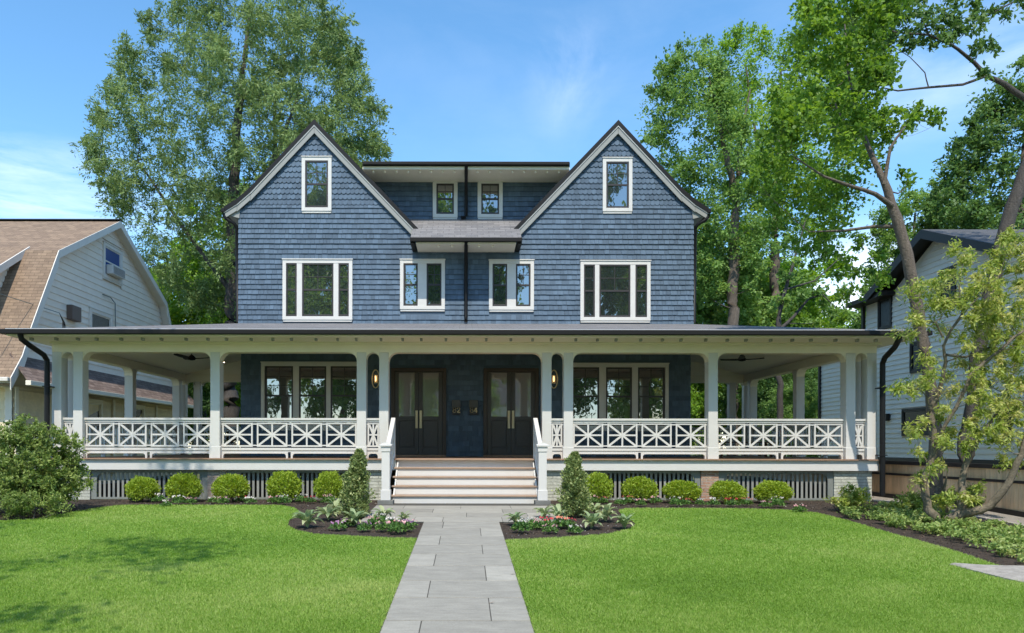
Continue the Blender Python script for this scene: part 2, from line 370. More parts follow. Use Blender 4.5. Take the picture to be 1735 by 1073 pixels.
def pip(X, Y, poly):
    ins = np.zeros(len(X), bool); n = len(poly)
    for i in range(n):
        x0, y0 = poly[i]; x1, y1 = poly[(i+1) % n]
        c = ((y0 > Y) != (y1 > Y)) & (X < (x1-x0)*(Y-y0)/((y1-y0) or 1e-9)+x0); ins ^= c
    return ins
PWL, PWR = -.758, .612        # walkway edges
lawnL_edge = [G(*p) for p in [(-60, 890), (0, 886), (60, 883), (112, 873), (165, 864), (210, 859), (260, 858.5), (360, 859), (440, 858.5), (478, 859), (500, 863), (507, 869), (503, 876), (490, 884), (488, 893), (503, 902), (535, 908), (590, 911), (650, 914), (706, 915)]]
lawnL = [(-16, 13.4)]+lawnL_edge+[(PWL-.003, G(0, 915)[1]), (PWL-.003, 2.0), (-16, 2.0)]
lawnR_edge = [G(*p) for p in [(858, 918), (910, 916), (970, 912), (1030, 907), (1065, 899), (1078, 890), (1066, 880), (1052, 872), (1048, 866), (1062, 863), (1130, 862.5), (1250, 863), (1330, 865), (1385, 870), (1440, 884), (1500, 902), (1560, 919), (1620, 936), (1690, 960), (1800, 985)]]
lawnR = [(PWR+.003, G(0, 918)[1])]+lawnR_edge[1:]+[(14, 10.0), (14, 2.0), (PWR+.003, 2.0)]
sheet('lawn', lawnL, .022, M_lawn); sheet('lawn', lawnR, .022, M_lawn)
# planting beds
sheet('mulch_bed', [(-16, 12.9), (-12, 13.2), (-8.2, 13.0), (-6.0, 13.6), (-3.2, 11.0), (PWL-.01, 11.0), (PWL-.01, 13.62), (-1.93, 13.62), (-1.93, 17.5), (-16, 17.5)], .010, M_mulch)
sheet('mulch_bed', [(PWR+.01, 11.0), (4.2, 11.0), (7.4, 8.3), (9.85, 8.3), (9.85, 17.5), (1.95, 17.5), (1.95, 13.62), (PWR+.01, 13.62)], .010, M_mulch)
# walkway of bluestone slabs
mb = MB(); mb2 = MB()
def gy(py): return G(789, py)[1]
rows = [(887.2, 898, [749.9]), (898, 911.9, [815.6]), (911.9, 926.9, [744]), (926.9, 943, [818.9]), (943, 963, [735]), (963, 988.6, [824.8]), (988.6, 1018, [724]), (1018, 1057.8, [833]), (1057.8, 1100, [706])]
tones = {0: (.35, .6), 1: (.45, .75), 2: (.7, .5), 3: (.5, .55), 4: (.85, .5), 5: (.45, 1.0), 6: (.75, .5), 7: (.5, .6), 8: (.75, .45)}
SLABZ = .034
def slab(x0, x1, y0, y1, t):
    g = .0042; h_ = .011; a = [(x0+g, y0+h_), (x1-g, y0+h_), (x1-g, y1-h_), (x0+g, y1-h_)]
    j = lambda: random.uniform(-.0018, .0018)
    tz = [gz(y)+SLABZ+j()*.5 for x, y in a]; a = [(x+j(), y+j()) for x, y in a]
    mb.hexa([(a[i][0], a[i][1], gz(a[i][1])-.02) for i in range(4)]+[(a[i][0], a[i][1], tz[i]) for i in range(4)], t)
for i, (p1, p0, js) in enumerate(rows):
    ya, yb = gy(p0), gy(p1); ym = gy(p0)   # joint position measured at the row's lower edge
    xs = [PWL]+[(j-CX)*ym/F for j in js]+[PWR]
    for k in range(len(xs)-1): slab(xs[k], xs[k+1], ya, yb, tones[i][k % 2])
y = gy(1100)
for i in range(4):
    xj = random.uniform(-.3, .3)*(1 if i % 2 else -1); slab(PWL, xj, y-.62, y, random.random()*.6+.2); slab(xj, PWR, y-.62, y, random.random()*.6+.2); y -= .62
yp0 = gy(887.2)
YP = [yp0, yp0+.62, yp0+1.25, yp0+1.85, yp0+2.42]
padj = [[-.95, -.42, .68], [-1.25, .02, 1.2], [-.66, .75], [-1.3, -.1, .95]]
for r in range(len(YP)-1):
    xs = [-1.92]+padj[r]+[1.93]
    for k in range(len(xs)-1): slab(xs[k], xs[k+1], YP[r], min(YP[r+1], 16.22), .55+random.uniform(-.25, .35))
path = mb.build('walkway', M_flag, bevel=.004); tag(path, kind='structure')
sheet('walkway_base', [(PWL-.004, 1.5), (PWR+.004, 1.5), (PWR+.004, yp0), (1.94, yp0), (1.94, 16.3), (-1.93, 16.3), (-1.93, yp0), (PWL-.004, yp0)], .0285, M_joint)
# gravel strip and stone curb beside the fence
sheet('gravel_strip', [(9.93, 8.5), (10.9, 8.5), (10.9, 20), (9.93, 20)], .018, M_gravel)
cur = MB()
y = 9.0
while y < 17.2:
    l = random.uniform(.5, .8); cur.hexa([(9.80, y, gz(y)-.05), (9.92, y, gz(y)-.05), (9.92, y+l-.01, gz(y+l)-.05), (9.80, y+l-.01, gz(y+l)-.05), (9.80, y, gz(y)+.05), (9.92, y, gz(y)+.05), (9.92, y+l-.01, gz(y+l)+.05), (9.80, y+l-.01, gz(y+l)+.05)]); y += l
tag(cur.build('stone_curb', M_rock, bevel=.008), 'low pale stone curb along the gravel strip by the cedar fence', 'curb')
# flat rock step at lower right
def rock(name, pts, h, label):
    m_ = MB(); n = len(pts); c = (sum(p[0] for p in pts)/n, sum(p[1] for p in pts)/n)
    lo = [(x, y, gz(y)-.05) for x, y in pts]; mi = [(x, y, gz(y)+h*.75+random.uniform(-.01, .01)) for x, y in pts]
    hi = [(c[0]+(x-c[0])*.93, c[1]+(y-c[1])*.9, gz(y)+h+random.uniform(-.012, .012)) for x, y in pts]
    vs = lo+mi+hi+[(c[0], c[1], gz(c[1])+h+.01)]; fs = []
    for k in range(n):
        q = (k+1) % n; fs += [(k, q, n+q, n+k), (n+k, n+q, 2*n+q, 2*n+k), (2*n+k, 2*n+q, 3*n)]
    m_.add(vs, fs); o = m_.build(name, M_rock, smooth=False, org=(c[0], c[1], gz(c[1]))); tag(o, label, 'rock'); return o
rk = [G(*p) for p in [(1608, 959.5), (1660, 961), (1720, 963), (1790, 964), (1860, 975), (1860, 1000), (1760, 996), (1700, 984), (1650, 971)]]
rock('stone_step', rk, .055, 'flat pale granite slab set in the lawn edge at lower right')

# ================================================================ THE HOUSE
HX = 6.47; YW = 20.9
house = empty('house', (0, YW, 0), 'large blue shingled duplex house with twin front gables and a white wraparound porch', 'house')
def U(px): return (px-CX)/58.85
def V(py): return CZ+(CY-py)/58.85
def gable(x): return [(-6.85, 8.05), (-6.48, 8.29), (-6.10, 8.62), (-4.30, 10.53), (-1.19, 7.28)]
GL = [(-6.85, 8.05), (-6.48, 8.28), (-6.10, 8.61), (-4.30, 10.53), (-1.19, 7.28)]
GR = [(-x, z) for x, z in GL]
def wall_top(x):   # roof underside height above the wall at x (0<x side symmetric)
    x = abs(x); P = [(1.19, 7.28), (4.30, 10.53), (6.10, 8.61), (6.85, 8.05)]
    for a, b in zip(P, P[1:]):
        if a[0] <= x <= b[0]: return a[1]+(b[1]-a[1])*(x-a[0])/(b[0]-a[0])
    return 7.28
# wall core
mb = MB()
outl = [(-HX, .0), (HX, .0), (HX, 8.12)]+[(6.10, 8.42), (4.30, 10.34), (1.3, 7.2), (-1.3, 7.2), (-4.30, 10.34), (-6.10, 8.42), (-HX, 8.12)]
mb.prism(outl, YW, YW+.2)
mb.box(-HX, -HX+.2, YW+.2, 31, 0, 8.12); mb.box(HX-.2, HX, YW+.2, 31, 0, 8.12); mb.box(-HX, HX, 31, 31.2, 0, 8.12)
mb.prism([(-HX, 8.12), (-1.3, 7.2), (-4.3, 10.34), (-6.1, 8.42)], 30.9, 31.1); mb.prism([(HX, 8.12), (6.1, 8.42), (4.3, 10.34), (1.3, 7.2)], 30.9, 31.1)
mb.box(-3.4, 3.4, 21.9, 22.1, 7.6, 9.3)      # recessed dormer wall
mb.build('wall', M_wallcore, house)
mb = MB(); mb.box(-HX-.03, HX+.03, YW-.02, YW+.05, 0, .88); mb.build('foundation', M_stone, house)

T_f = lambda u, d, v: (u, YW-d, v)
T_d = lambda u, d, v: (u, 21.9-d, v)
def window(parent, T, outer, sashes, trim=.10, mt=None, ms=None, mg=None, sill=True, mid=.5, lab=None, name='window', tz=.062, mull=None, cap=True, gap=.0, bev=.004):
    """outer u0,u1,v0,v1; sashes list of (u0,u1,cols,rows above the meeting rail, rows below); trim material everywhere else"""
    mt = mt or M_trim; ms = ms or M_bronze; mg = mg or M_glass
    u0, u1, v0, v1 = outer; m = MB(T)
    m.box(u0, u0+trim, 0, tz, v0, v1); m.box(u1-trim, u1, 0, tz, v0, v1)
    m.box(u0+trim, u1-trim, 0, tz-.002, v1-trim, v1); m.box(u0+trim, u1-trim, 0, tz-.002, v0, v0+trim)
    if cap: m.box(u0-.015, u1+.015, 0, tz+.02, v1+.001, v1+.028)
    if sill: m.box(u0+.01, u1-.01, 0, tz-.02, v0-.055, v0-.002)
    ss = sorted(sashes)
    for a, b in zip(ss, ss[1:]):
        if b[0]-a[1] > .02: m.box(a[1], b[0], 0, tz-.008, v0+trim, v1-trim)
    o = m.build(name, mt, parent, bevel=bev)
    if lab: o['label'] = lab
    for (a, b, cols, rt, rb) in ss:
        s = MB(T); f = .045; z0, z1 = v0+trim, v1-trim; dz = .048
        s.box(a, a+f, .004, dz, z0, z1); s.box(b-f, b, .004, dz, z0, z1); s.box(a+f, b-f, .004, dz-.001, z1-f, z1); s.box(a+f, b-f, .004, dz-.001, z0, z0+f*1.2)
        zm = z0+(z1-z0)*mid
        if mid: s.box(a+f, b-f, .004, dz-.004, zm-.025, zm+.025)
        for c in range(1, cols):
            x = a+f+(b-a-2*f)*c/cols; s.box(x-.009, x+.009, .01, .034, (zm+.025 if not rb else z0+f*1.2), z1-f)
        for r in range(1, rt):
            z = zm+.025+(z1-f-zm-.025)*r/rt; s.box(a+f, b-f, .01, .033, z-.009, z+.009)
        s.build('sash', ms, o, bevel=.002)
        g = MB(T)
        for (p0, p1) in ((z0+f, zm), (zm, z1-f)) if mid else ((z0+f, z1-f),):
            j = [random.uniform(-.0035, .0035) for _ in range(3)]
            g.quad((a+f, .021+j[0], p0), (b-f, .021+j[1], p0), (b-f, .021+j[2], p1), (a+f, .021+j[0]-j[1]+j[2], p1))
        g.build('pane', mg, o)
    return o
holes = []
def fw(px0, px1, py0, py1, sashes, **k):
    o = (U(px0), U(px1), V(py1), V(py0)); holes.append((o[0], o[1], o[2]-.055, o[3]+.02))
    return window(house, T_f, o, [(U(a), U(b), c, rt, rb) for a, b, c, rt, rb in sashes], **k)
fw(479, 597, 441.5, 543, [(484.5, 503, 1, 2, 0), (512, 565, 2, 2, 0), (573.5, 591.5, 1, 2, 0)], lab='wide three-part window of the left gable, second floor')
fw(982.5, 1101, 443, 543.5, [(988, 1007, 1, 2, 0), (1014.5, 1067, 2, 2, 0), (1075.5, 1096, 1, 2, 0)], lab='wide three-part window of the right gable, second floor')
fw(677.5, 753.5, 441.5, 525, [(684, 707.5, 1, 2, 0), (722.5, 748, 2, 2, 0)], lab='double window left of the centre downspout')
fw(828, 904, 442, 525.5, [(834, 858.5, 2, 2, 0), (873.5, 898, 2, 2, 0)], lab='double window right of the centre downspout')
fw(511, 561.5, 268, 359, [(517, 555.5, 2, 2, 0)], lab='attic window in the left gable peak')
fw(1020, 1070, 269, 359, [(1026, 1064, 2, 2, 0)], lab='attic window in the right gable peak')
fw(443, 615, 615.5, 727, [(450, 497, 2, 3, 0), (507, 553, 2, 3, 0), (560.5, 606.5, 2, 3, 0)], mt=M_trim, lab='triple porch window left of the doors')
fw(962, 1132, 616.5, 727, [(968.5, 1014.5, 2, 3, 0), (1026, 1070, 2, 3, 0), (1080, 1125, 2, 3, 0)], mt=M_trim, lab='triple porch window right of the doors')
UD = lambda px: (px-CX)*21.85/F; VD = lambda py: CZ+(CY-py)*21.85/F
dh = []
for a, b, l in ((732.5, 774.5, 'left'), (808.5, 851, 'right')):
    o = (UD(a), UD(b), VD(369), VD(305)); dh.append(o)
    window(house, T_d, o, [(o[0]+.11, o[1]-.11, 2, 2, 0)], trim=.11, cap=False, lab='small recessed dormer window, %s one of the pair' % l)
# doors
for (pa, pb, l) in ((663, 756, 'left'), (819, 912, 'right')):
    a, b, z0, z1 = U(pa), U(pb), 1.03, V(624.5); holes.append((a, b, .9, z1))
    m = MB(T_f); m.box(a, a+.1, 0, .09, z0-.02, z1); m.box(b-.1, b, 0, .09, z0-.02, z1); m.box(a+.1, b-.1, 0, .088, z1-.1, z1); m.build('door_frame', M_doorfr, house, bevel=.005)
    m = MB(T_f); m.box(a, b, 0, .12, 1.012, 1.06); m.build('door_sill', M_deck, house, bevel=.004)
    mid_ = (a+b)/2
    for k, (c0, c1) in enumerate(((a+.105, mid_-.004), (mid_+.004, b-.105))):
        z0d, z1d = 1.065, z1-.105; m = MB(T_f); st = .115; dz = .055
        gz0, gz1 = V(706), V(632)
        m.box(c0, c0+st, .005, dz, z0d, z1d); m.box(c1-st, c1, .005, dz, z0d, z1d); m.box(c0+st, c1-st, .005, dz-.001, gz1, z1d)
        m.box(c0+st, c1-st, .005, dz-.001, gz0-.12, gz0); m.box(c0+st, c1-st, .005, dz-.001, z0d, z0d+.2)
        m.box(c0+st, c1-st, .005, dz-.025, z0d+.2, gz0-.12)
        m.box(c0+st+.03, c1-st-.03, .02, dz-.012, z0d+.23, gz0-.15)
        d = m.build('door', M_door, house, bevel=.006, ); d['label'] = 'charcoal door leaf with glass upper light'
        g = MB(T_f); j = random.uniform(-.003, .003); g.quad((c0+st, .03+j, gz0), (c1-st, .03, gz0), (c1-st, .03-j, gz1), (c0+st, .03, gz1)); g.build('pane', M_glassdoor, d)
        h = MB(T_f); hx = (c1-.055) if k == 0 else (c0+.055)
        h.box(hx-.035, hx+.035, dz-.002, dz+.012, V(726), V(696)); h.box(hx-.014, hx+.014, dz+.04, dz+.06, V(723), V(699))
        h.box(hx-.010, hx+.010, dz+.01, dz+.045, V(721.5), V(720)); h.box(hx-.010, hx+.010, dz+.01, dz+.045, V(702), V(700.5)); h.build('handle', M_brass, d, bevel=.003)
# shingles
lowb = lambda z: (-HX+.0, HX-.0)
mb = MB(T_f); shingles(mb, lowb, 1.02, 4.30, holes); mb.build('shingle_siding', M_shing, house)
mb = MB(T_f); shingles(mb, lambda z: (-6.55, 6.55), 4.80, 7.10, holes)
def gb(side):
    def f(z):
        z2 = z+.16
        xi = 1.19 if z2 < 7.28 else min(4.3, 1.19+(z2-7.28)*(3.11/3.25))
        if z2 < 8.28: xo = 6.55
        elif z2 < 8.61: xo = 6.48-(z2-8.28)/.33*.38
        else: xo = 6.10-(z2-8.61)*(1.8/1.92)
        xo = min(xo, 6.55); xo = max(xo, 4.3)
        return (-xo, -xi) if side < 0 else (xi, xo)
    return f
FISHZ = 8.27
for sd in (-1, 1): shingles(mb, gb(sd), 7.136, FISHZ, holes)
for sd in (-1, 1): shingles(mb, gb(sd), FISHZ-.02, 10.4, holes, e=.157, fish=True, d1=.030)
mb.build('shingle_siding', M_shing, house)
mb = MB(T_d); shingles(mb, lambda z: (-3.0, 3.0), 7.95, 9.26, dh, e=.15); mb.build('shingle_siding', M_shing, house)
# corner boards: flared side edge of upper shingles
for sx in (-1, 1):
    mb = MB(); z = 4.80
    while z < 8.1:
        mb.hexa([(sx*(HX+.0), YW-.02, z), (sx*(HX+.085), YW-.02, z), (sx*(HX+.085), 31, z), (sx*HX, 31, z), (sx*HX, YW-.02, z+.146), (sx*(HX+.05), YW-.02, z+.146), (sx*(HX+.05), 31, z+.146), (sx*HX, 31, z+.146)]); z += .146
    mb.build('side_siding', M_shing, house)
# gable roofs
YR = 20.76
GL = [(x*1.0127, CZ+(z-CZ)*1.0127) for x, z in GL]; GR = [(-x, z) for x, z in GL]
for GP, sx in ((GL, -1), (GR, 1)):
    m = MB(); dr = MB(); rk_ = MB(); rk2 = MB(); sf = MB()
    for p, q in zip(GP, GP[1:]):
        m.seg(p, q, .09, YR+.03, 31.3); dr.seg((p[0], p[1]+.012), (q[0], q[1]+.012), .15, YR, YR+.028)
        sl_ = abs(q[1]-p[1])/max(abs(q[0]-p[0]), 1e-3); k = sqrt(1+sl_*sl_)
        rk_.seg((p[0], p[1]-.09), (q[0], q[1]-.09), .20*k*.92, YR+.035, YR+.062)
        rk2.seg((p[0], p[1]-.09), (q[0], q[1]-.09), .06*k, YR+.012, YR+.034)
        sf.seg((p[0], p[1]-.10), (q[0], q[1]-.10), .03, YR+.07, YW)
    m.build('roof', M_roofz, house); dr.build('drip_edge', M_black, house); rk_.build('rake_board', M_rake, house, bevel=.004); rk2.build('rake_moulding', M_white, house); sf.build('soffit', M_cream, house)
    # eave return, gutter and elbow on the outer side
    e = MB(); x0 = sx*6.83; xa, xb = sorted((sx*6.49, sx*6.81))
    e.prism([(sx*6.49, 8.18), (sx*6.88, 8.02), (sx*6.88, 7.95), (sx*6.52, 7.86)], YR+.09, 31); e.build('eave_return', M_rake, house, bevel=.004)  # cream return built in darker grey: its shade is put into the colour
    g = MB(); xa, xb = sorted((sx*6.90, sx*7.01)); g.box(xa, xb, YR-.02, 31, 8.0, 8.11); g.build('gutter', M_black, house, bevel=.01)
    d = MB(); d.tube([(sx*6.95, YR+.06, 8.02), (sx*6.94, YR+.06, 7.9), (sx*6.84, YR+.08, 7.80), (sx*6.66, YR+.12, 7.70), (sx*6.62, YR+.2, 7.58), (sx*6.62, YR+.3, 4.9)], .05, 8); d.build('downspout', M_black, house, smooth=True)
# dormer roof
m = MB(); m.box(-2.98, 2.98, 20.86, 30, 9.36, 9.47); m.build('dormer_roof', M_black, house)
m = MB(); m.box(-2.98, 2.98, 20.88, 21.9, 9.275, 9.358); m.build('dormer_soffit', M_cream, house)
m = MB(); m.box(-2.96, 2.96, 20.76, 20.858, 9.37, 9.46); m.build('gutter', M_gut, house, bevel=.012)
def bulbs(parent, pts, name='soffit_bulb'):
    for p in pts:
        m = MB(); m.lathe((p[0], p[1], p[2]-.05), [(.012, -.01), (.030, .0), (.034, .02), (.022, .045), (.018, .05)], 10)
        m.build(name, M_cream, parent, smooth=True)
def stubs(parent, pts):
    for i, p in enumerate(pts):
        m = MB(); m.box(p[0]-.028, p[0]+.028, p[1], p[1]+.10, p[2]-.062, p[2]); o = m.build('rafter_tip', M_slat, parent, bevel=.006)
bulbs(house, [(x*.335, 20.98, 9.27) for x in range(-8, 9) if x != 0])
# centre low roof with its eave
m = MB()
def slope(xl, xr, ya, za, yb, zb, t=.09):
    m.hexa([(xl, ya, za-t), (xr, ya, za-t), (xr, yb, zb-t), (xl, yb, zb-t), (xl, ya, za), (xr, ya, za), (xr, yb, zb), (xl, yb, zb)])
slope(-1.53, 1.53, 19.99, 7.05, 20.88, 7.60); slope(-1.25, 1.25, 20.881, 7.601, 20.98, 7.657); slope(-2.4, 2.4, 20.981, 7.658, 21.88, 8.16)
m.build('lower_roof', M_roofz, house)
m = MB(); m.box(-1.38, 1.38, 20.02, YW, 6.89, 6.95); m.build('soffit', M_cream, house)
m = MB(); m.box(-1.54, 1.54, 19.90, 20.0, 6.93, 7.04); m.box(-1.54, -1.42, 20.0, YW, 6.90, 7.03); m.box(1.42, 1.54, 20.0, YW, 6.90, 7.03); m.build('gutter', M_gut, house, bevel=.012)
bulbs(house, [(x, 20.15, 6.89) for x in (-.76, -.38, .36, .74)])
m = MB(); m.tube([(.0, 20.0, 6.95), (.0, 20.1, 6.87), (.0, 20.7, 6.73), (.0, 20.8, 6.6), (.0, 20.8, 5.0), (0, 20.78, 4.93), (0, 20.68, 4.88)], .052, 10)
m.build('downspout', M_black, house, smooth=True)
m = MB(); m.tube([(.0, 20.82, 9.40), (0, 20.95, 9.20), (0, 21.72, 9.0), (.0, 21.80, 8.85), (.0, 21.80, 8.25), (-.03, 21.74, 8.17), (-.14, 21.70, 8.14)], .05, 10); m.build('downspout', M_black, house, smooth=True)

# ---------------------------------------------------------------- porch
GX, GY_, GZ = 10.42, 16.42, 3.93
PB = 25.4            # porch back
ZB0, ZB1 = 3.565, 3.79    # beam
m = MB(); t = .07
def rq(a, b, c, d, mm=None):
    (mm or m).hexa([(p[0], p[1], p[2]-t) for p in (a, b, c, d)]+[a, b, c, d])
rq((-GX, GY_, GZ), (GX, GY_, GZ), (6.5, YW, 4.84), (-6.5, YW, 4.84))
for sx in (-1, 1): rq((sx*GX, GY_, GZ), (sx*6.5, YW, 4.84), (sx*6.5, PB+.5, 4.84), (sx*GX, PB+.5, GZ))
m.build('porch_roof', M_roof, house)
m = MB(); m.box(-GX-.08, GX+.08, GY_-.10, GY_, GZ-.105, GZ+.004)
for sx in (-1, 1):
    xa, xb = sorted((sx*GX, sx*(GX+.1))); m.box(xa, xb, GY_+.002, PB+.5, GZ-.10, GZ+.004)
m.build('gutter', M_gut, house, bevel=.015)
m = MB(); m.box(-GX, GX, GY_-.004, GY_+.02, GZ-.012+.02, GZ+.03)
m.build('drip_edge', mat('bright_drip_edge', (.55, .56, .58), .4), house)
m = MB()
m.box(-GX+.01, GX-.01, GY_+.03, 17.44, 3.80, 3.83)
for sx in (-1, 1):
    xa, xb = sorted((sx*9.94, sx*(GX-.01))); m.box(xa, xb, 17.441, PB+.4, 3.80, 3.83)
m.build('porch_soffit', M_cream, house)
m = MB(); m.box(-9.97, 9.97, 17.38, 17.44, 3.755, 3.798); m.build('frieze_moulding', M_cream, house, bevel=.006)
stubs(house, [(-10.0+.5*i+(.04 if i % 3 else -.03), 16.72, 3.80) for i in range(41)])
# beams with rounded haunches
YC0, YC1 = 17.45, 17.75
cols_x = [-9.84, -9.32, -6.02, -2.53, -1.98, 1.95, 2.46, 5.93, 9.24, 9.76]
cols_x = [-9.84, -9.33, -6.03, -2.51, -1.97, 1.95, 2.47, 5.95, 9.26, 9.77]
CW = .225
def haunch(mb_, xa, xb, zt, r, y0, y1, T=None):
    n = 6
    for (x, s) in ((xa, 1), (xb, -1)):
        pts = [(x, zt), (x, zt-r)]+[(x+s*(r-r*cos(k*pi/2/n)), zt-r+r*sin(k*pi/2/n)) for k in range(1, n)]+[(x+s*r, zt)]
        mb_.prism(pts, y0, y1)
m = MB(); m.box(-9.95, 9.88, YC0, YC1, ZB0, ZB1)
for a, b in zip(cols_x, cols_x[1:]):
    a2, b2 = a+CW/2, b-CW/2; r = min(.21, (b2-a2)/2-.001); haunch(m, a2, b2, ZB0-.001, r, YC0+.02, YC1-.02)
m.build('porch_beam', M_cream, house, bevel=.004)
def side_T(sx, x): return lambda u, d, v: (x-sx*d, u, v)
side_y = [17.6, 18.12, 21.3, 24.75, 25.27]
for sx, xo in ((-1, -9.84), (1, 9.77)):
    m = MB(); xa, xb = xo-.14, xo+.14
    m.box(xa, xb, YC1+.002, PB, ZB0, ZB1)
    Tm = lambda u, d, v, xo=xo: (xo+d, u, v)
    mm = MB(Tm)
    for a, b in zip(side_y, side_y[1:]):
        a2, b2 = a+CW/2, b-CW/2; r = min(.21, (b2-a2)/2-.001); haunch(mm, a2, b2, ZB0-.001, r, -.12, .12)
    m.v += []; 
    o_ = len(m.v); m.v += mm.v; m.f += [[i+o_ for i in f] for f in mm.f]; m.t += mm.t; m.mi += mm.mi
    m.build('porch_beam', M_cream, house, bevel=.004)
    # back beam
    m = MB(); xa, xb = sorted((sx*HX, xo-sx*.141)); m.box(xa, xb, 25.13, 25.40, ZB0-.03, ZB1)
    cs = sorted([sx*(HX+.0), sx*9.27-.0, xo]); 
    for a, b in zip(cs, cs[1:]): haunch(m, a+CW/2, b-CW/2, ZB0-.031, .14, 25.15, 25.38)
    m.build('porch_beam', M_cream, house, bevel=.004)
def column(x, y, wx=CW, wy=.29):
    m = MB(); m.box(x-wx/2, x+wx/2, y-wy/2, y+wy/2, 1.312, ZB0-.002)
    m.box(x-wx/2-.018, x+wx/2+.018, y-wy/2-.018, y+wy/2+.018, 1.012, 1.287)
    m.prism([(x-wx/2-.018, 1.288), (x+wx/2+.018, 1.288), (x+wx/2, 1.311), (x-wx/2, 1.311)], y-wy/2-.004, y+wy/2+.004)
    m.build('porch_column', M_white, house, bevel=.005)
for x in cols_x: column(x, 17.6)
for xo in (-9.84, 9.77):
    for y in side_y[1:]: column(xo, y, .24, CW)
    column(xo-(.52 if xo > 0 else -.52), 25.27, CW, .24)
# ceilings
m = MB()
def cq(a, b, c, d): m.quad(a, b, c, d)
zc0, zc1 = 3.793, 4.60
cq((-9.7, 17.70, zc0), (9.63, 17.70, zc0), (6.5, YW, zc1), (-6.5, YW, zc1))
for sx in (-1, 1): cq((sx*9.7, 17.70, zc0), (sx*6.5, YW, zc1), (sx*6.5, 25.2, zc1), (sx*9.7, 25.2, zc0))
cq((-9.7, 25.2, zc0), (-6.5, 25.2, zc0), (-6.5, 25.2, zc1), (-9.7, 25.2, zc0+.001)); cq((9.7, 25.2, zc0), (6.5, 25.2, zc0), (6.5, 25.2, zc1), (9.7, 25.2, zc0+.001))
m.build('porch_ceiling', M_ceil, house)
# deck
m = MB()
def boards(x0, x1, y0, y1, alongx):
    p = y0 if alongx else x0; e = y1 if alongx else x1
    while p < e-.01:
        q = min(p+.135, e)
        m.box(x0, x1, p, q-.004, .985, 1.010) if alongx else m.box(p, q-.004, y0, y1, .985, 1.010)
        p += .135
boards(-9.98, 9.90, 17.30, 20.86, True)
boards(-9.98, -6.5, 20.90, 25.45, False); boards(6.5, 9.90, 20.90, 25.45, False)
m.build('porch_deck', M_deck, house)
m = MB(); m.box(-9.96, -1.66, 17.36, 17.42, .735, .983); m.box(1.66, 9.88, 17.36, 17.42, .735, .983)
for xa, xb in ((-9.96, -9.90), (9.82, 9.88)): m.box(xa, xb, 17.421, 25.4, .735, .983)
m.build('porch_fascia', M_white, house, bevel=.003)
# piers
def K(px): return (px-CX)*17.5/F
for a, b, mm, l in ((118, 154, M_pierw, None), (352.5, 384.5, M_pierf, 'faded brick pier'), (626, 648, M_pierw, None), (921, 953, M_pierw, None), (1187, 1217, M_pierb, 'red brick pier'), (1412, 1476, M_pierw, 'pale painted stone pier at the right corner')):
    m = MB(); m.box(K(a), K(b), 17.46, 17.95, 0, .732); o = m.build('pier', mm, house, bevel=.008)
    if l: o['label'] = l
for xa, xb in ((-9.9, -9.5), (9.45, 9.85)):
    m = MB(); m.box(xa, xb, 17.96, 25.2, 0, .3); m.build('foundation', M_stone, house)
# underporch grilles
def grille(px0, px1):
    x0, x1 = K(px0), K(px1); z0, z1 = .02, .73; m = MB(); b = .13; r = .16
    m.box(x0, x0+b, 17.49, 17.53, z0, z1); m.box(x1-b, x1, 17.49, 17.53, z0, z1); m.box(x0+b, x1-b, 17.492, 17.528, z1-.07, z1); m.box(x0+b, x1-b, 17.492, 17.528, z0, z0+.05)
    haunch(m, x0+b, x1-b, z1-.071, r, 17.494, 17.526)
    o = m.build('grille', M_slate, house, bevel=.004)
    s = MB(); n = int((x1-x0-2*b)/.108); st = (x1-x0-2*b)/n
    for i in range(n): xc = x0+b+st*(i+.5); s.box(xc-.027, xc+.027, 17.54, 17.56, z0, z1-.02)
    s.build('slats', M_slat, o)
grille(155, 352); grille(385, 625.5); grille(953.5, 1186.5); grille(1217.5, 1411.5)
# stairs
sx0, sx1 = -1.655, 1.655
m = MB(); tr = MB()
for i in range(5):
    yf = 17.38-.28*i; zt = 1.01-.2*i
    if i: tr.box(sx0-.04, sx1+.04, yf-.035, yf+.27, zt-.035, zt, .5+random.uniform(-.3, .3))
    m.box(sx0+.02, sx1-.02, yf+.001, yf+.02, max(zt-.2, 0)+(.001 if i < 4 else 0), zt-.036)
tr.box(sx0, sx1, 17.27, 17.298, .975, 1.010)
m.box(sx0+.021, sx0+.05, 16.28, 17.37, 0, .17); 
tr.build('stair_tread', M_tread, house, bevel=.008); m.build('stair_riser', M_white, house)
for s_ in (-1, 1):
    m = MB(); xs = sorted((s_*1.60, s_*1.634))
    mm = MB(lambda a, d, v: (d, a, v)); mm.prism([(16.28, 0), (17.36, 0), (17.36, .96), (17.10, .76), (16.28, .17)], *xs)
    o_ = len(m.v); m.v += mm.v; m.f += [[i+o_ for i in f] for f in mm.f]; m.t += mm.t; m.mi += mm.mi
    m.build('stair_stringer', M_white, house)

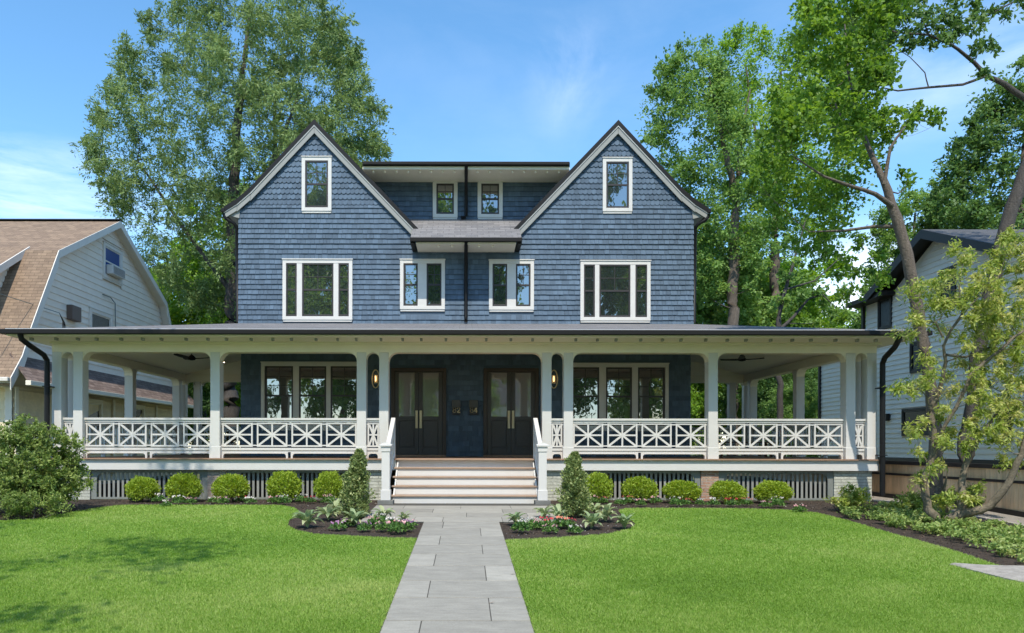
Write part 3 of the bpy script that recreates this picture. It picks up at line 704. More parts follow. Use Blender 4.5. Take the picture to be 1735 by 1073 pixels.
# railings -------------------------------------------------------
RY = 17.60
Z_top = 1.985
def union_panel(mb_, a, b, z0, z1, y0=-.02, y1=.02, f=.038):
    mb_.box(a, a+f, y0, y1, z0, z1); mb_.box(b-f, b, y0, y1, z0, z1)
    mb_.box(a+f, b-f, y0+.001, y1-.001, z1-f, z1); mb_.box(a+f, b-f, y0+.001, y1-.001, z0, z0+f)
    xm, zm = (a+b)/2, (z0+z1)/2
    mb_.box(xm-.02, xm+.02, y0+.006, y1-.006, z0+f, z1-f); mb_.box(a+f, b-f, y0+.008, y1-.008, zm-.02, zm+.02)
    wd = .021
    for s in (1, -1):
        p = Vector((a+f, z0+f if s > 0 else z1-f)); q = Vector((b-f, z1-f if s > 0 else z0+f)); d = (q-p).normalized(); nrm_ = Vector((-d.y, d.x))*wd
        mb_.prism([tuple(p-nrm_), tuple(q-nrm_), tuple(q+nrm_), tuple(p+nrm_)], y0+.010+(s > 0)*.002, y1-.010-(s > 0)*.002)
def railing(parent, T, a, b, npan, feet):
    m = MB(T)
    m.box(a, b, -.06, .06, Z_top-.05, Z_top); m.box(a, b, -.035, .035, Z_top-.10, Z_top-.052)       # cap
    zp0, zp1 = 1.287, 1.875
    m.box(a, b, -.04, .04, 1.205, 1.262)
    m.box(a, b, -.02, .02, 1.160, 1.204)
    # feet aprons
    L_ = (b-a)/feet
    for k in range(feet):
        fa, fb = a+L_*k+(.035 if k else 0), a+L_*(k+1)-(.035 if k < feet-1 else 0)
        m.box(fa, fb, -.025, .025, 1.125, 1.159); m.box(fa, fa+.045, -.025, .025, 1.011, 1.124); m.box(fb-.045, fb, -.025, .025, 1.011, 1.124)
        haunch(m, fa+.045, fb-.045, 1.124, .06, -.024, .024)
    o = m.build('railing', M_white, parent, bevel=.003)
    g = .04 if npan == 1 else .10; e = .02
    pw = (b-a-2*e-g*(npan-1))/npan
    for k in range(npan):
        x = a+e+k*(pw+g); p = MB(T); union_panel(p, x, x+pw, zp0, zp1+.0); p.build('railing_panel', M_white, o, bevel=.002)
        if k and npan > 1:
            pass
    q = MB(T)
    for k in range(1, npan):   # short rails tying neighbouring panels
        x = a+e+k*(pw+g); q.box(x-g, x, -.012, .012, zp1-.05, zp1-.015); q.box(x-g, x, -.012, .012, zp0+.02, zp0+.05)
    for x in (a, b-e): q.box(x, x+e, -.012, .012, zp1-.05, zp1-.015); q.box(x, x+e, -.012, .012, zp0+.02, zp0+.05)
    q.build('railing_tie', M_white, o)
    return o
TF = lambda u, d, v: (u, RY-d, v)
for i in (0, 1, 2, 3, 5, 6, 7, 8):
    a, b = cols_x[i]+CW/2, cols_x[i+1]-CW/2
    n_ = 4 if b-a > 1 else 1; railing(house, TF, a, b, n_, 2 if n_ > 1 else 1)
for xo in (-9.84, 9.77):
    TS = lambda u, d, v, xo=xo: (xo+d, u, v)
    for a, b in zip(side_y, side_y[1:]):
        n_ = 4 if b-a > 1 else 1; railing(house, TS, a+CW/2, b-CW/2, n_, 2 if n_ > 1 else 1)
    sx = -1 if xo < 0 else 1; xs = sorted((sx*(HX+.1), sx*9.27-sx*.14)); TBk = lambda u, d, v: (u, 25.27-d, v); railing(house, TBk, xs[0], xs[1], 3, 1)
# stair railings
for s_, xn in ((-1, -1.765), (1, 1.70)):
    yn = 16.10; m = MB(); h = .09
    m.box(xn-h, xn+h, yn-h, yn+h, .28, 1.28); m.box(xn-h-.018, xn+h+.018, yn-h-.018, yn+h+.018, .115, .34)
    m.box(xn-h-.015, xn+h+.015, yn-h-.015, yn+h+.015, 1.19, 1.30); m.box(xn-h-.045, xn+h+.045, yn-h-.045, yn+h+.045, 1.302, 1.345); m.prism([(xn-h-.03, 1.346), (xn+h+.03, 1.346), (xn+h*.4, 1.385), (xn-h*.4, 1.385)], yn-h*.8, yn+h*.8)
    o = m.build('newel_post', M_white, house, bevel=.005)
    b_ = MB(); b_.box(xn-.17, xn+.17, yn-.17, yn+.17, 0.0, .112); b_.build('stone_base', M_stone, o, bevel=.006)
    xr = xn-s_*.03; y0, z0, y1, z1 = yn+.09, 1.30, 17.42, 1.97
    m = MB()
    m.bar((xr, y0, z0), (xr, y1, z1), .10, .05); m.bar((xr, y0, z0-.06), (xr, y1, z1-.06), .06, .045)
    m.bar((xr, y0, .42), (xr, y1, 1.09), .06, .05)
    m.box(xr-.045, xr+.045, y1-.02, y1+.07, 1.012, 1.99)
    n_ = 5
    for k in range(n_+1):
        u = k/n_; yy = y0+(y1-y0)*u; zz = (z1-z0)*u
        if k: m.box(xr-.018, xr+.018, yy-.02, yy+.02, .44+zz, z0+zz-.08)
    for k in range(n_):
        ua, ub = k/n_, (k+1)/n_; ya, yb = y0+(y1-y0)*ua, y0+(y1-y0)*ub; za, zb = (z1-z0)*ua, (z1-z0)*ub
        m.bar((xr, ya, .45+za), (xr, yb, z0+zb-.09), .022, .034, up=(1, 0, 0)); m.bar((xr, ya, z0+za-.09), (xr, yb, .45+zb), .026, .034, up=(1, 0, 0))
        m.bar((xr, ya, (.45+z0-.09)/2+za), (xr, yb, (.45+z0-.09)/2+zb), .024, .034, up=(1, 0, 0))
    m.build('stair_railing', M_white, house, bevel=.003)
# porch downspouts at both corners
for sx in (-1, 1):
    X = lambda px, Y: (px-CX)*Y/F
    if sx < 0: pts = [(-10.07, 16.40, 3.84), (-10.07, 16.45, 3.72), (-10.0, 16.65, 3.60), (-9.97, 17.15, 3.45), (-9.96, 17.26, 3.34), (-9.96, 17.27, 3.1), (-9.96, 17.27, .9), (-9.96, 17.27, .15)]
    else: pts = [(9.80, 16.40, 3.84), (9.80, 16.45, 3.72), (9.84, 16.65, 3.60), (9.90, 17.15, 3.42), (9.91, 17.26, 3.30), (9.915, 17.27, 3.1), (9.915, 17.27, .9), (9.915, 17.27, .15)]
    m = MB(); m.tube(pts, .062, 10); 
    for z in (2.7, 1.1): m.box(pts[6][0]-.08, pts[6][0]+.08, 17.20, 17.45, z, z+.025)
    m.build('downspout', M_black, house, smooth=False)

# ================================================================ THINGS ON THE HOUSE
def digits(mb_, txt, x, z, h, T_):
    segs = {'8': 'abcdefg', '2': 'abged', '4': 'fgbc'}
    wd = h*.56; th = h*.13
    def arc(cx_, cz_, rx, rz, a0, a1, n=10):
        P = [(cx_+rx*cos(a0+(a1-a0)*k/n), cz_+rz*sin(a0+(a1-a0)*k/n)) for k in range(n+1)]; return P
    for ch in txt:
        if ch == '8': strokes = [arc(x+wd/2, z+h*.27, wd*.5, h*.27, 0, 2*pi, 14), arc(x+wd/2, z+h*.77, wd*.41, h*.23, 0, 2*pi, 14)]
        elif ch == '2': strokes = [arc(x+wd/2, z+h*.70, wd*.45, h*.29, pi*.95, -.25*pi, 9)+[(x+.02*wd, z+.03*h), (x+wd, z+.03*h)]]
        else: strokes = [[(x+wd*.98, z+h*.28), (x, z+h*.28), (x+wd*.74, z+h)], [(x+wd*.74, z+h), (x+wd*.74, z)]]
        for st in strokes:
            for (a, b), (c, d) in zip(st, st[1:]):
                dx, dz = c-a, d-b; l = max(sqrt(dx*dx+dz*dz), 1e-6); nx, nz = -dz/l*th/2, dx/l*th/2; ex, ez = dx/l*th*.3, dz/l*th*.3
                pts = [(a-ex+nx, b-ez+nz), (c+ex+nx, d+ez+nz), (c+ex-nx, d+ez-nz), (a-ex-nx, b-ez-nz)]
                mb_.prism([p for p in pts], 0, .006)
        x += wd*1.42
for (a, b, txt, l) in ((766, 779.5, '82', 'small black wall mailbox with gold number 82, left of the pair between the doors'), (795, 809, '84', 'small black wall mailbox with gold number 84, right of the pair between the doors')):
    x0, x1, z0, z1 = U(a), U(b), V(703), V(678.5)
    bx = empty('mailbox', ((x0+x1)/2, YW-.03, z0), l, 'mailbox', 'black mailboxes between the doors')
    m = MB(T_f); m.box(x0, x1, .03, .13, z0, z1-.02); m.build('body', M_bronze, bx, bevel=.006)
    m = MB(T_f); m.box(x0-.008, x1+.008, .028, .145, z1-.019, z1); m.box(x0-.008, x1+.008, .131, .145, z0+.2, z1-.019); m.build('lid', mat('graphite_lid', (.09, .085, .08), .4), bx, bevel=.004)
    m = MB(lambda u, d, v: (u, YW-.132-d, v)); digits(m, txt, x0+.028, V(699.5), .145, None); m.build('number', mat('gold_number', (.92, .76, .44), .45, metal=.1), bx)
for cxp, l in ((637, 'oval brass wall lantern left of the doors'), (937.5, 'oval brass wall lantern right of the doors')):
    x, z = U(cxp), V(643)
    t = empty('wall_lamp', (x, YW-.03, z-.25), l, 'wall lamp', 'brass lanterns beside the doors')
    m = MB(); n = 28; rx, rz = .105, .26
    P = [(x+rx*cos(2*pi*k/n), YW-.13, z+rz*sin(2*pi*k/n)) for k in range(n)]; m.tube(P+[P[0]], .013, 6, cap=False); 
    P = [(x+rx*.98*cos(2*pi*k/n), YW-.06, z+rz*.98*sin(2*pi*k/n)) for k in range(n)]; m.tube(P+[P[0]], .010, 6, cap=False); m.build('ring', M_brass, t, smooth=True)
    m = MB(); m.box(x-.05, x+.05, YW-.055, YW-.03, z-.12, z+.12); m.box(x-.012, x+.012, YW-.11, YW-.055, z-.10, z-.07); m.build('bracket', M_brass, t, bevel=.004)
    m = MB(); m.lathe((x, YW-.10, z-.08), [(.008, 0), (.013, .02), (.014, .14), (.008, .17)], 10); m.build('bulb', mat('lit_bulb', (.9, .6, .3), .4, emit=((1, .62, .28), 1.8)), t, smooth=True)
for x, l in ((-8.08, 'black three-blade ceiling fan over the left side porch'), (8.14, 'black three-blade ceiling fan over the right side porch')):
    y, z = 21.4, 3.90; t = empty('ceiling_fan', (x, y, z), l, 'ceiling fan', 'ceiling fans of the side porches')
    m = MB(); m.lathe((x, y, z-.07), [(.03, 0), (.10, .015), (.115, .05), (.10, .10), (.04, .15), (.035, .16)], 18); m.build('motor', M_black, t, smooth=True)
    m = MB(); m.tube([(x, y, z+.08), (x, y, 4.30)], .018, 8); m.build('downrod', M_black, t)
    for k in range(3):
        a = .15+k*2*pi/3; m = MB(); n = 8; top = []; bot = []
        for i in range(n+1):
            u = i/n; r = .08+.62*u; wd = .055+.035*sin(pi*min(u*1.3, 1)); dr = .05*u**1.5
            for s_ in (-1, 1):
                px_, py_ = r*cos(a)-s_*wd*sin(a)*(1 if u < .98 else .5), r*sin(a)+s_*wd*cos(a)*(1 if u < .98 else .5)
                top.append((x+px_, y+py_, z+dr+s_*.012))
        vs = top+[(p[0], p[1], p[2]-.022) for p in top]; N2 = len(top); fs = []
        for i in range(n):
            q = 2*i; fs += [(q, q+1, q+3, q+2), (N2+q, N2+q+2, N2+q+3, N2+q+1), (q, q+2, N2+q+2, N2+q), (q+1, N2+q+1, N2+q+3, q+3)]
        fs += [(0, N2, N2+1, 1), (2*n, 2*n+1, N2+2*n+1, N2+2*n)]
        m.add(vs, fs); m.build('blade', M_black, t)
t = empty('recessed_light', (-8.1, 24.2, 4.12), 'small lit recessed light in the left porch ceiling', 'ceiling light')
m = MB(); m.lathe((-8.1, 24.2, 4.10), [(.075, 0), (.075, .01), (.06, .02)], 16); m.build('trim_ring', M_white, t)
m = MB(); m.lathe((-8.1, 24.2, 4.092), [(.055, 0), (.055, .006)], 14); m.build('lens', mat('lit_lens', (.9, .8, .6), .4, emit=((1, .82, .6), 8.0)), t)
# furniture glimpsed through the right side railing is left as low wooden bench
t = empty('porch_bench', (8.0, 21.0, 1.01), 'low dark wooden bench standing on the right side porch', 'bench')
m = MB(); 
for k in range(4): m.box(7.3, 8.9, 20.9+k*.11, 21.0+k*.11, 1.42, 1.45)
m.build('seat', mat('dark_wood', (.12, .06, .035), .5, var=.2), t)
for xx in (7.36, 8.78):
    for yy in (20.93, 21.28): m = MB(); m.box(xx, xx+.06, yy, yy+.05, 1.011, 1.419); m.build('leg', MATS['dark_wood'], t)

# ================================================================ LEFT NEIGHBOUR (gambrel roof)
M_lap = mat('cream_lap_siding', (.86, .76, .64), .65, var=.03, noise=(3, .06))
M_lapy = mat('yellowed_panel', (.78, .66, .46), .7, var=.06, noise=[(3, .12), (9, .08)])
M_tan = mat('tan_roof_shingle', (.285, .20, .135), .9, var=.0, noise=[(90, .3), (6, .2)], brick=('xz', .30, .105, .006, (.21, .145, .10), (.08, .055, .04)), bump=(90, .3))
M_tany = mat('brown_roof_shingle', (.24, .18, .155), .9, noise=[(90, .3), (6, .25)], brick=('yz', .30, .10, .006, (.14, .10, .085), (.06, .04, .035)), bump=(90, .3))
M_trimw = mat('neighbour_white_trim', (.72, .67, .60), .55, noise=(4, .06))
XN = -13.0; nb = empty('neighbour_house', (-17, 26, 0), 'cream sided house with tan gambrel roof at the left edge', 'house')
T_n = lambda u, d, v: (XN-.38+d, u, v)
prof = [(20.75, 3.25), (21.3, 3.95), (21.75, 4.9), (23.2, 7.55), (27.35, 9.78), (31.6, 7.55), (33.0, 4.9), (33.45, 3.95), (34.0, 3.25)]
def ptop(y):
    for a, b in zip(prof, prof[1:]):
        if a[0] <= y <= b[0]: return a[1]+(b[1]-a[1])*(y-a[0])/(b[0]-a[0])
    return 3.2
def pbound(z):
    f = [None, None]
    for a, b in zip(prof[:5], prof[1:5]):
        if a[1] <= z <= b[1]: f[0] = a[0]+(b[0]-a[0])*(z-a[1])/(b[1]-a[1])
    for a, b in zip(prof[4:], prof[5:]):
        if b[1] <= z <= a[1]: f[1] = a[0]+(b[0]-a[0])*(z-a[1])/(b[1]-a[1])
    return (f[0]+.12, f[1]-.12) if f[0] and f[1] else (27.3, 27.3)
TX = lambda u, d, v: (d, u, v)      # profile in y,z extruded along x
m = MB(TX); pp = [(y, z-.1) for y, z in prof]; m.prism([(21.4, 0)]+[(21.4, 3.0)]+pp[1:-1]+[(33.4, 3.0), (33.4, 0)], XN-.40, XN-.60)
m.v += [] ; m.build('wall', M_lap, nb)
m = MB(); m.box(-26, XN-.61, 21.42, 21.6, 0, 3.3); m.build('wall', M_lap, nb)
m = MB(TX)
for a, b in zip(prof, prof[1:]): m.prism([a, b, (b[0], b[1]-.1), (a[0], a[1]-.1)], -30, XN-.03)
m.build('roof', M_tan, nb)
m = MB(TX)
for a, b in zip(prof[:8], prof[1:8]):
    s_ = sqrt(1+((b[1]-a[1])/(b[0]-a[0]))**2); tv = min(.22*s_, .5)
    m.prism([(a[0], a[1]+.0), (b[0], b[1]+.0), (b[0], b[1]-tv), (a[0], a[1]-tv)], XN-.029, XN)
m.build('rake_board', M_trimw, nb)
m = MB(TX)
for a, b in zip(prof[:8], prof[1:8]): m.prism([(a[0], a[1]-.12), (b[0], b[1]-.12), (b[0], b[1]-.15), (a[0], a[1]-.15)], XN-.38, XN-.03)
m.build('soffit', M_trimw, nb)
m = MB(TX); m.prism([(27.2, 9.78), (27.35, 9.86), (27.5, 9.78)], -30, XN); m.build('ridge_cap', M_black, nb)
def NY(px): return F*(XN-.36)/(px-CX)
def NZ(px, py): return CZ+(CY-py)*NY(px)/F
nh = [(NY(173), NY(205), NZ(190, 478), NZ(190, 420)), (NY(150), NY(188), 4.6, NZ(165, 528))]
m = MB(T_n); laps(m, pbound, 4.0, 9.5, nh, e=.225, d1=.03); m.build('lap_siding', M_lap, nb)
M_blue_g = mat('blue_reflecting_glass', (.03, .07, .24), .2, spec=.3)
wn = window(nb, T_n, nh[0], [(nh[0][0]+.12, nh[0][1]-.12, 1, 1, 0)], trim=.12, mt=M_trimw, ms=M_trimw, mg=M_blue_g, name='window', tz=.08)
window(nb, T_n, nh[1], [(nh[1][0]+.13, nh[1][1]-.13, 1, 1, 0)], trim=.13, mt=M_trimw, ms=M_trimw, mg=M_glassd, tz=.08)
# air conditioner in the upper window
y0, y1 = nh[0][0]+.22, nh[0][1]-.26; z0 = nh[0][2]+.17
ac = empty('air_conditioner', (XN, (y0+y1)/2, z0), 'white window air conditioner in the upper gable window of the cream house', 'air conditioner')
m = MB(T_n); m.box(y0, y1, .05, .30, z0, z0+.34); m.build('casing', M_white, ac, bevel=.015)
m = MB(T_n)
for k in range(9): m.box(y0+.05, y1-.05, .30, .31, z0+.04+k*.031, z0+.055+k*.031)
m.build('grille', mat('grey_plastic', (.3, .3, .3), .6), ac)
# pent roof and lower side wall
m = MB(lambda u, d, v: (XN-.39+d, u, v))
m.hexa([(21.3, 0.0, 3.95), (34.2, 0.0, 3.95), (34.4, .80, 3.12), (20.9, .80, 3.12), (21.3, 0.0, 4.03), (34.2, 0.0, 4.03), (34.4, .80, 3.20), (20.9, .80, 3.20)])
m.build('pent_roof', M_tany, nb)
m = MB(T_n); m.box(20.9, 34.4, .70, .86, 3.05, 3.19); m.build('gutter', M_cream, nb, bevel=.01)
m = MB(T_n); m.box(21.42, 34.0, .0, .02, 0, 3.1); m.build('wall', M_lapy, nb)
m = MB(T_n); laps(m, lambda z: (21.42, 34.0), .3, 3.05, [(25.0, 26.6, 1.6, 3.0), (28.4, 30.1, 1.6, 2.9), (22.7, 23.6, .3, 2.9)], e=.24, d1=.045); m.build('lap_siding', M_lapy, nb)
for a, b, l in ((25.0, 26.6, 'nearer'), (28.4, 30.1, 'farther')): window(nb, T_n, (a, b, 1.6, 2.95), [(a+.12, b-.12, 1, 1, 0)], trim=.12, mt=M_cream, ms=M_trimw, mg=M_glassd, tz=.09, lab='%s side window under the pent roof' % l)
for yy in (21.45, 23.9, 27.4, 31.2):
    m = MB(T_n); m.box(yy, yy+.14, .046, .09, .2, 3.05); m.build('corner_board', M_cream, nb)
T_nf = lambda u, d, v: (u, 21.42-d, v)
m = MB(T_nf); laps(m, lambda z: (-26, XN-.42), .3, 3.0, [(-15.1, -14.2, .4, 2.9)], e=.26, d1=.03); m.build('lap_siding', M_lapy, nb)
m = MB(T_nf); m.box(XN-.55, XN-.36, .031, .06, .1, 3.1); m.box(-14.2, -14.06, .0, .06, .1, 2.9); m.box(-15.1, -14.95, .0, .06, .1, 2.9); m.build('corner_board', M_trimw, nb)
m = MB(); m.box(-30, XN-.02, 20.62, 20.74, 3.14, 3.26); m.build('gutter', M_trimw, nb, bevel=.02)
m = MB(); m.box(-30, XN-.4, 20.76, 21.41, 3.02, 3.05); m.build('soffit', M_cream, nb)
# shed dormer on the front slope
m = MB(TX); m.prism([(21.7, 5.0), (21.7, 6.45), (23.3, 7.45), (25.6, 8.2), (25.6, 5.0)], -21, -14.4); m.build('dormer', M_lap, nb)
m = MB(TX); m.prism([(21.3, 6.32), (23.45, 7.72), (23.45, 7.60), (21.3, 6.20)], -21, -14.12); m.build('dormer_roof', M_tan, nb)
m = MB(TX); m.prism([(21.3, 6.34), (23.45, 7.74), (23.45, 7.50), (21.3, 6.10)], -14.119, -14.08); m.build('rake_board', M_trimw, nb)
m = MB(lambda u, d, v: (-14.39+d, u, v)); laps(m, lambda z: (21.7+max(0, (z-6.4))*1.55, 21.85+(z-5)*.56), 5.0, 7.3, [], e=.2); m.build('lap_siding', M_lap, nb)
# service box, conduit and cable bundle
vb = empty('vent_box', (XN-.3, NY(118), NZ(118, 540)), 'brown metal vent box on the cream gable wall', 'vent')
m = MB(T_n); m.box(NY(112), NY(128), .02, .22, NZ(120, 545), NZ(120, 520)); m.build('housing', mat('brown_metal', (.14, .10, .085), .6), vb, bevel=.02)
cb = MB(); cb.tube([(XN-.3, NY(171), NZ(171, 500)), (XN-.3, NY(184), NZ(184, 505)), (XN-.3, NY(192), NZ(192, 515)), (XN-.3, NY(193), NZ(193, 560))], .02, 6); tag(cb.build('conduit', M_slate), 'thin grey conduit bent down the cream gable wall', 'conduit')
m = MB()
for k in range(6):
    y = NY(80); a = .4*k; m.tube([(XN+.02, y, 5.55), (XN+.02+.05*cos(a), y+.1+.12*k*.4, 5.3), (XN+.03, y+.16+.07*k, 4.9), (XN-.1, y+.2, 4.5-.03*k)], .009, 5)
tag(m.build('cable_loops', M_black), 'loops of dark service cable hanging at the gambrel eave', 'cable')
m = MB(); m.tube([(XN+.02, NY(80), 5.55), (-14.5, 16, 6.0), (-16, 9, 6.6), (-19, -3, 7.6)], .012, 5); tag(m.build('service_wire', M_slate), 'thin grey overhead wire running to the cream house', 'wire')

# ================================================================ RIGHT NEIGHBOUR (white modern)
M_wlap = mat('white_lap_siding', (.90, .82, .70), .6, var=.02, noise=(3, .04))
M_blkroof = mat('charcoal_roof', (.10, .10, .105), .9, noise=[(60, .3)], brick=('xy', .3, .14, .005, (.075, .075, .08), (.03, .03, .03)))
M_blktrim = mat('black_trim', (.018, .015, .014), .5)
XR = 15.0; nr = empty('neighbour_house', (19, 24, 0), 'white sided modern house with black trim behind the cedar fence at right', 'house')
T_r = lambda u, d, v: (XR-d, u, v)
def RY_(px): return F*XR/(px-CX)
def RZ(px, py): return CZ+(CY-py)*RY_(px)/F
pk = (RY_(1590), RZ(1590, 396)); fa = (RY_(1500)+.1, RZ(1500, 500)); na = (RY_(1700), RZ(1700, 415))
m = MB(lambda u, d, v: (d, u, v))
m.prism([(10, .95), (10, na[1]-.1), (na[0], na[1]-.1), pk, (fa[0]-.3, fa[1]-.1), (fa[0]-.3, 6.6), (27.2, 6.6), (27.2, 5.15), (30.6, 5.15), (30.6, .95)], XR, 24); m.build('wall', M_wlap, nr)
wh = [(RY_(1512), RY_(1489), RZ(1500, 557), RZ(1500, 502)), (RY_(1575), RY_(1543.5), RZ(1560, 629), RZ(1560, 576)), (RY_(1621), RY_(1592), RZ(1606, 520), RZ(1606, 452)), (RY_(1586), RY_(1530), RZ(1555, 737), RZ(1555, 690)), (RY_(1716), RY_(1690), RZ(1700, 728), RZ(1700, 688))]
def rb(z):
    hi = 30.6 if z < 5.1 else (27.2 if z < 6.35 else (fa[0]-.35-(z-6.35)*(fa[0]-pk[0])/(pk[1]-6.35) ))
    lo = 10 if z < na[1]-.15 else na[0]+(z-na[1]+.15)*(pk[0]-na[0])/(pk[1]-na[1])
    return (lo, hi) if hi > lo else (23, 23)
m = MB(T_r); laps(m, rb, .95, 8.2, wh, e=.17, d1=.032); m.build('lap_siding', M_wlap, nr)
labs = ['tall narrow upper window near the rear corner', 'middle window behind the maple trunk', 'upper window under the gable', 'lower window beside the wall light', 'lower window toward the street']
for hh, l in zip(wh, labs): window(nr, T_r, hh, [(hh[0]+.07, hh[1]-.07, 1, 1, 0)], trim=.07, mt=M_blktrim, ms=M_blktrim, mg=M_glassd, mid=0, cap=False, sill=False, lab=l)
m = MB(lambda u, d, v: (d, u, v))
ov = .55
def rseg(a, b, x0, x1, t=.12): m.prism([a, b, (b[0], b[1]-t), (a[0], a[1]-t)], x0, x1)
sl = (pk[1]-fa[1])/(fa[0]-pk[0]); far = (fa[0]+.25, fa[1]-.25*sl+.1); sn = (pk[1]-na[1])/(pk[0]-na[0]); near = (na[0]-.4, na[1]-.4*sn+.1)
rseg((pk[0], pk[1]+.16), (far[0], far[1]+.10), XR-ov, 24); rseg(near, (pk[0], pk[1]+.16), XR-ov, 24); m.build('roof', M_blkroof, nr)
m = MB(lambda u, d, v: (d, u, v)); rseg((pk[0], pk[1]+.15), (far[0], far[1]+.09), XR-ov-.03, XR-ov-.001, .28); rseg(near, (pk[0], pk[1]+.15), XR-ov-.03, XR-ov-.001, .28)
m.build('rake_board', M_blktrim, nr)
m = MB(lambda u, d, v: (d, u, v)); rseg((pk[0], pk[1]+.03), (far[0], far[1]-.03), XR-ov, XR, .02); rseg((near[0], near[1]-.13), (pk[0], pk[1]+.03), XR-ov, XR, .02); m.build('soffit', M_blktrim, nr)
m = MB(); m.box(XR-.5, 24, 25.35, 27.75, 6.62, 6.78); m.build('lower_roof', M_blktrim, nr)
m = MB(); m.box(XR-.3, 24, 27.25, 30.9, 5.15, 5.28); m.build('lower_roof', M_blktrim, nr)
for y in (27.25, 30.6): m = MB(); m.box(XR-.1, XR, y, y+.12, .95, 6.6 if y < 28 else 5.15); m.build('downspout', M_blktrim, nr)
m = MB(); m.box(XR-.06, 24, 10, 30.6, 0, .94); m.build('foundation', M_blktrim, nr)
# near wing with a lit white gable
m = MB(); m.box(13.9, 14.96, 9.0, 17.6, 6.3, 6.42); m.build('porch_roof', M_blktrim, nr)
wl = empty('wall_lamp', (XR-.1, RY_(1506), RZ(1506, 712)), 'small black box wall light on the white house beside its lower window', 'wall lamp')
m = MB(T_r); m.box(RY_(1509), RY_(1503), .03, .16, RZ(1506, 712), RZ(1506, 700)); m.build('shade', M_blktrim, wl); m = MB(T_r); m.box(RY_(1510), RY_(1508), .0, .03, RZ(1506, 710), RZ(1506, 702)); m.build('bracket', M_blktrim, wl)

# cedar fence
FX = 10.78; fe = empty('cedar_fence', (FX, 14, gz(14)), 'low cedar board fence with dark rails along the right side', 'fence')
m = MB(); y = 8.5
while y < 31: m.box(FX, FX+.02, y, y+.105, gz(y)+.12, .87); y += .111
m.build('boards', M_fence, fe)
m = MB()
for z0, z1, d in ((.872, .96, .05), (.60, .655, .035)): m.box(FX-d, FX+.06, 8.4, 31, z0, z1)
m.hexa([(FX-.03, 8.4, gz(8.4)), (FX+.05, 8.4, gz(8.4)), (FX+.05, 15.5, 0), (FX-.03, 15.5, 0), (FX-.03, 8.4, gz(8.4)+.119), (FX+.05, 8.4, gz(8.4)+.119), (FX+.05, 15.5, .119), (FX-.03, 15.5, .119)]); m.box(FX-.03, FX+.05, 15.501, 31, 0, .119)
m.build('rail', M_fencedark, fe)

# ================================================================ VEGETATION
def sm(a, b, t): t = min(max((t-a)/(b-a), 0), 1); return t*t*(3-2*t)
class Tree:
    """trunk polylines given with radii; limbs are grown to reach every clump; leaves sit on twigs in the clumps"""
    def __init__(s, trunks, base=None):
        s.tubes = []; s.nodes = []; s.nr = []
        for pl in trunks:
            pts = []; rr = []
            for (a, b) in zip(pl, pl[1:]):
                k = max(2, int((Vector(b[:3])-Vector(a[:3])).length/.35))
                for i in range(k):
                    u = i/k; pts.append(Vector(a[:3]).lerp(Vector(b[:3]), u)); rr.append(a[3]+(b[3]-a[3])*u)
            pts.append(Vector(pl[-1][:3])); rr.append(pl[-1][3])
            for i in range(1, len(pts)-1):
                j = rr[i]*.16; pts[i] = pts[i]+Vector((random.gauss(0, j), random.gauss(0, j), 0))
            s.tubes.append((pts, rr, 9)); s.nodes += pts; s.nr += rr
    def grow(s, clumps, minz=0., tip=.012, upw=1.3, sag=.0, thick=.011, bend=.15, keep=1.0):
        base = np.array(s.nodes); C_ = [Vector(c[:3]) for c in clumps]
        order = sorted(range(len(C_)), key=lambda i: np.min(np.linalg.norm(base-np.array(C_[i]), axis=1)))
        ok0 = [i for i, p in enumerate(s.nodes) if p.z >= minz]; P = np.array([s.nodes[i] for i in ok0]); Rr = [s.nr[i] for i in ok0]; dep = [0.0]*len(ok0)
        for i in order:
            c = C_[i]; d = P-np.array(c); dist = np.linalg.norm(d, axis=1)
            cost = dist+upw*np.maximum(0, d[:, 2]+.35*dist)+np.array(dep)*.12
            j = int(np.argmin(cost)); a = Vector(P[j]); L = (c-a).length
            if L < .15: continue
            n = max(3, int(L/.5)); rb_ = min(Rr[j]*.75, tip+thick*L+.004*L*L*.3); out_ = Vector((c.x-a.x, c.y-a.y, 0))*.25+Vector((0, 0, -L*.08+sag*L))
            pts = []; rr = []; rnd = Vector((random.gauss(0, 1), random.gauss(0, 1), random.gauss(0, 1)))*L*bend*.35
            for k in range(n+1):
                u = k/n; p = a.lerp(c, u)+(out_+rnd)*(4*u*(1-u))*.5; pts.append(p+Vector((random.gauss(0, .012), random.gauss(0, .012), random.gauss(0, .012)))*L*(0 if k in (0, n) else 1)); rr.append(rb_+(tip*.5-rb_)*u)
            s.tubes.append((pts, rr, 5))
            P = np.vstack([P, np.array([np.array(p) for p in pts[1:]])]); Rr += rr[1:]; dep += [dep[j]+L*(k/n) for k in range(1, n+1)]
    def trunk(s, name, m, parent, local=False):
        mb_ = MB()
        for pts, rr, n in s.tubes: mb_.tube(pts, rr, n, cap=False)
        return mb_.build(name, m, parent, smooth=True, local=local)
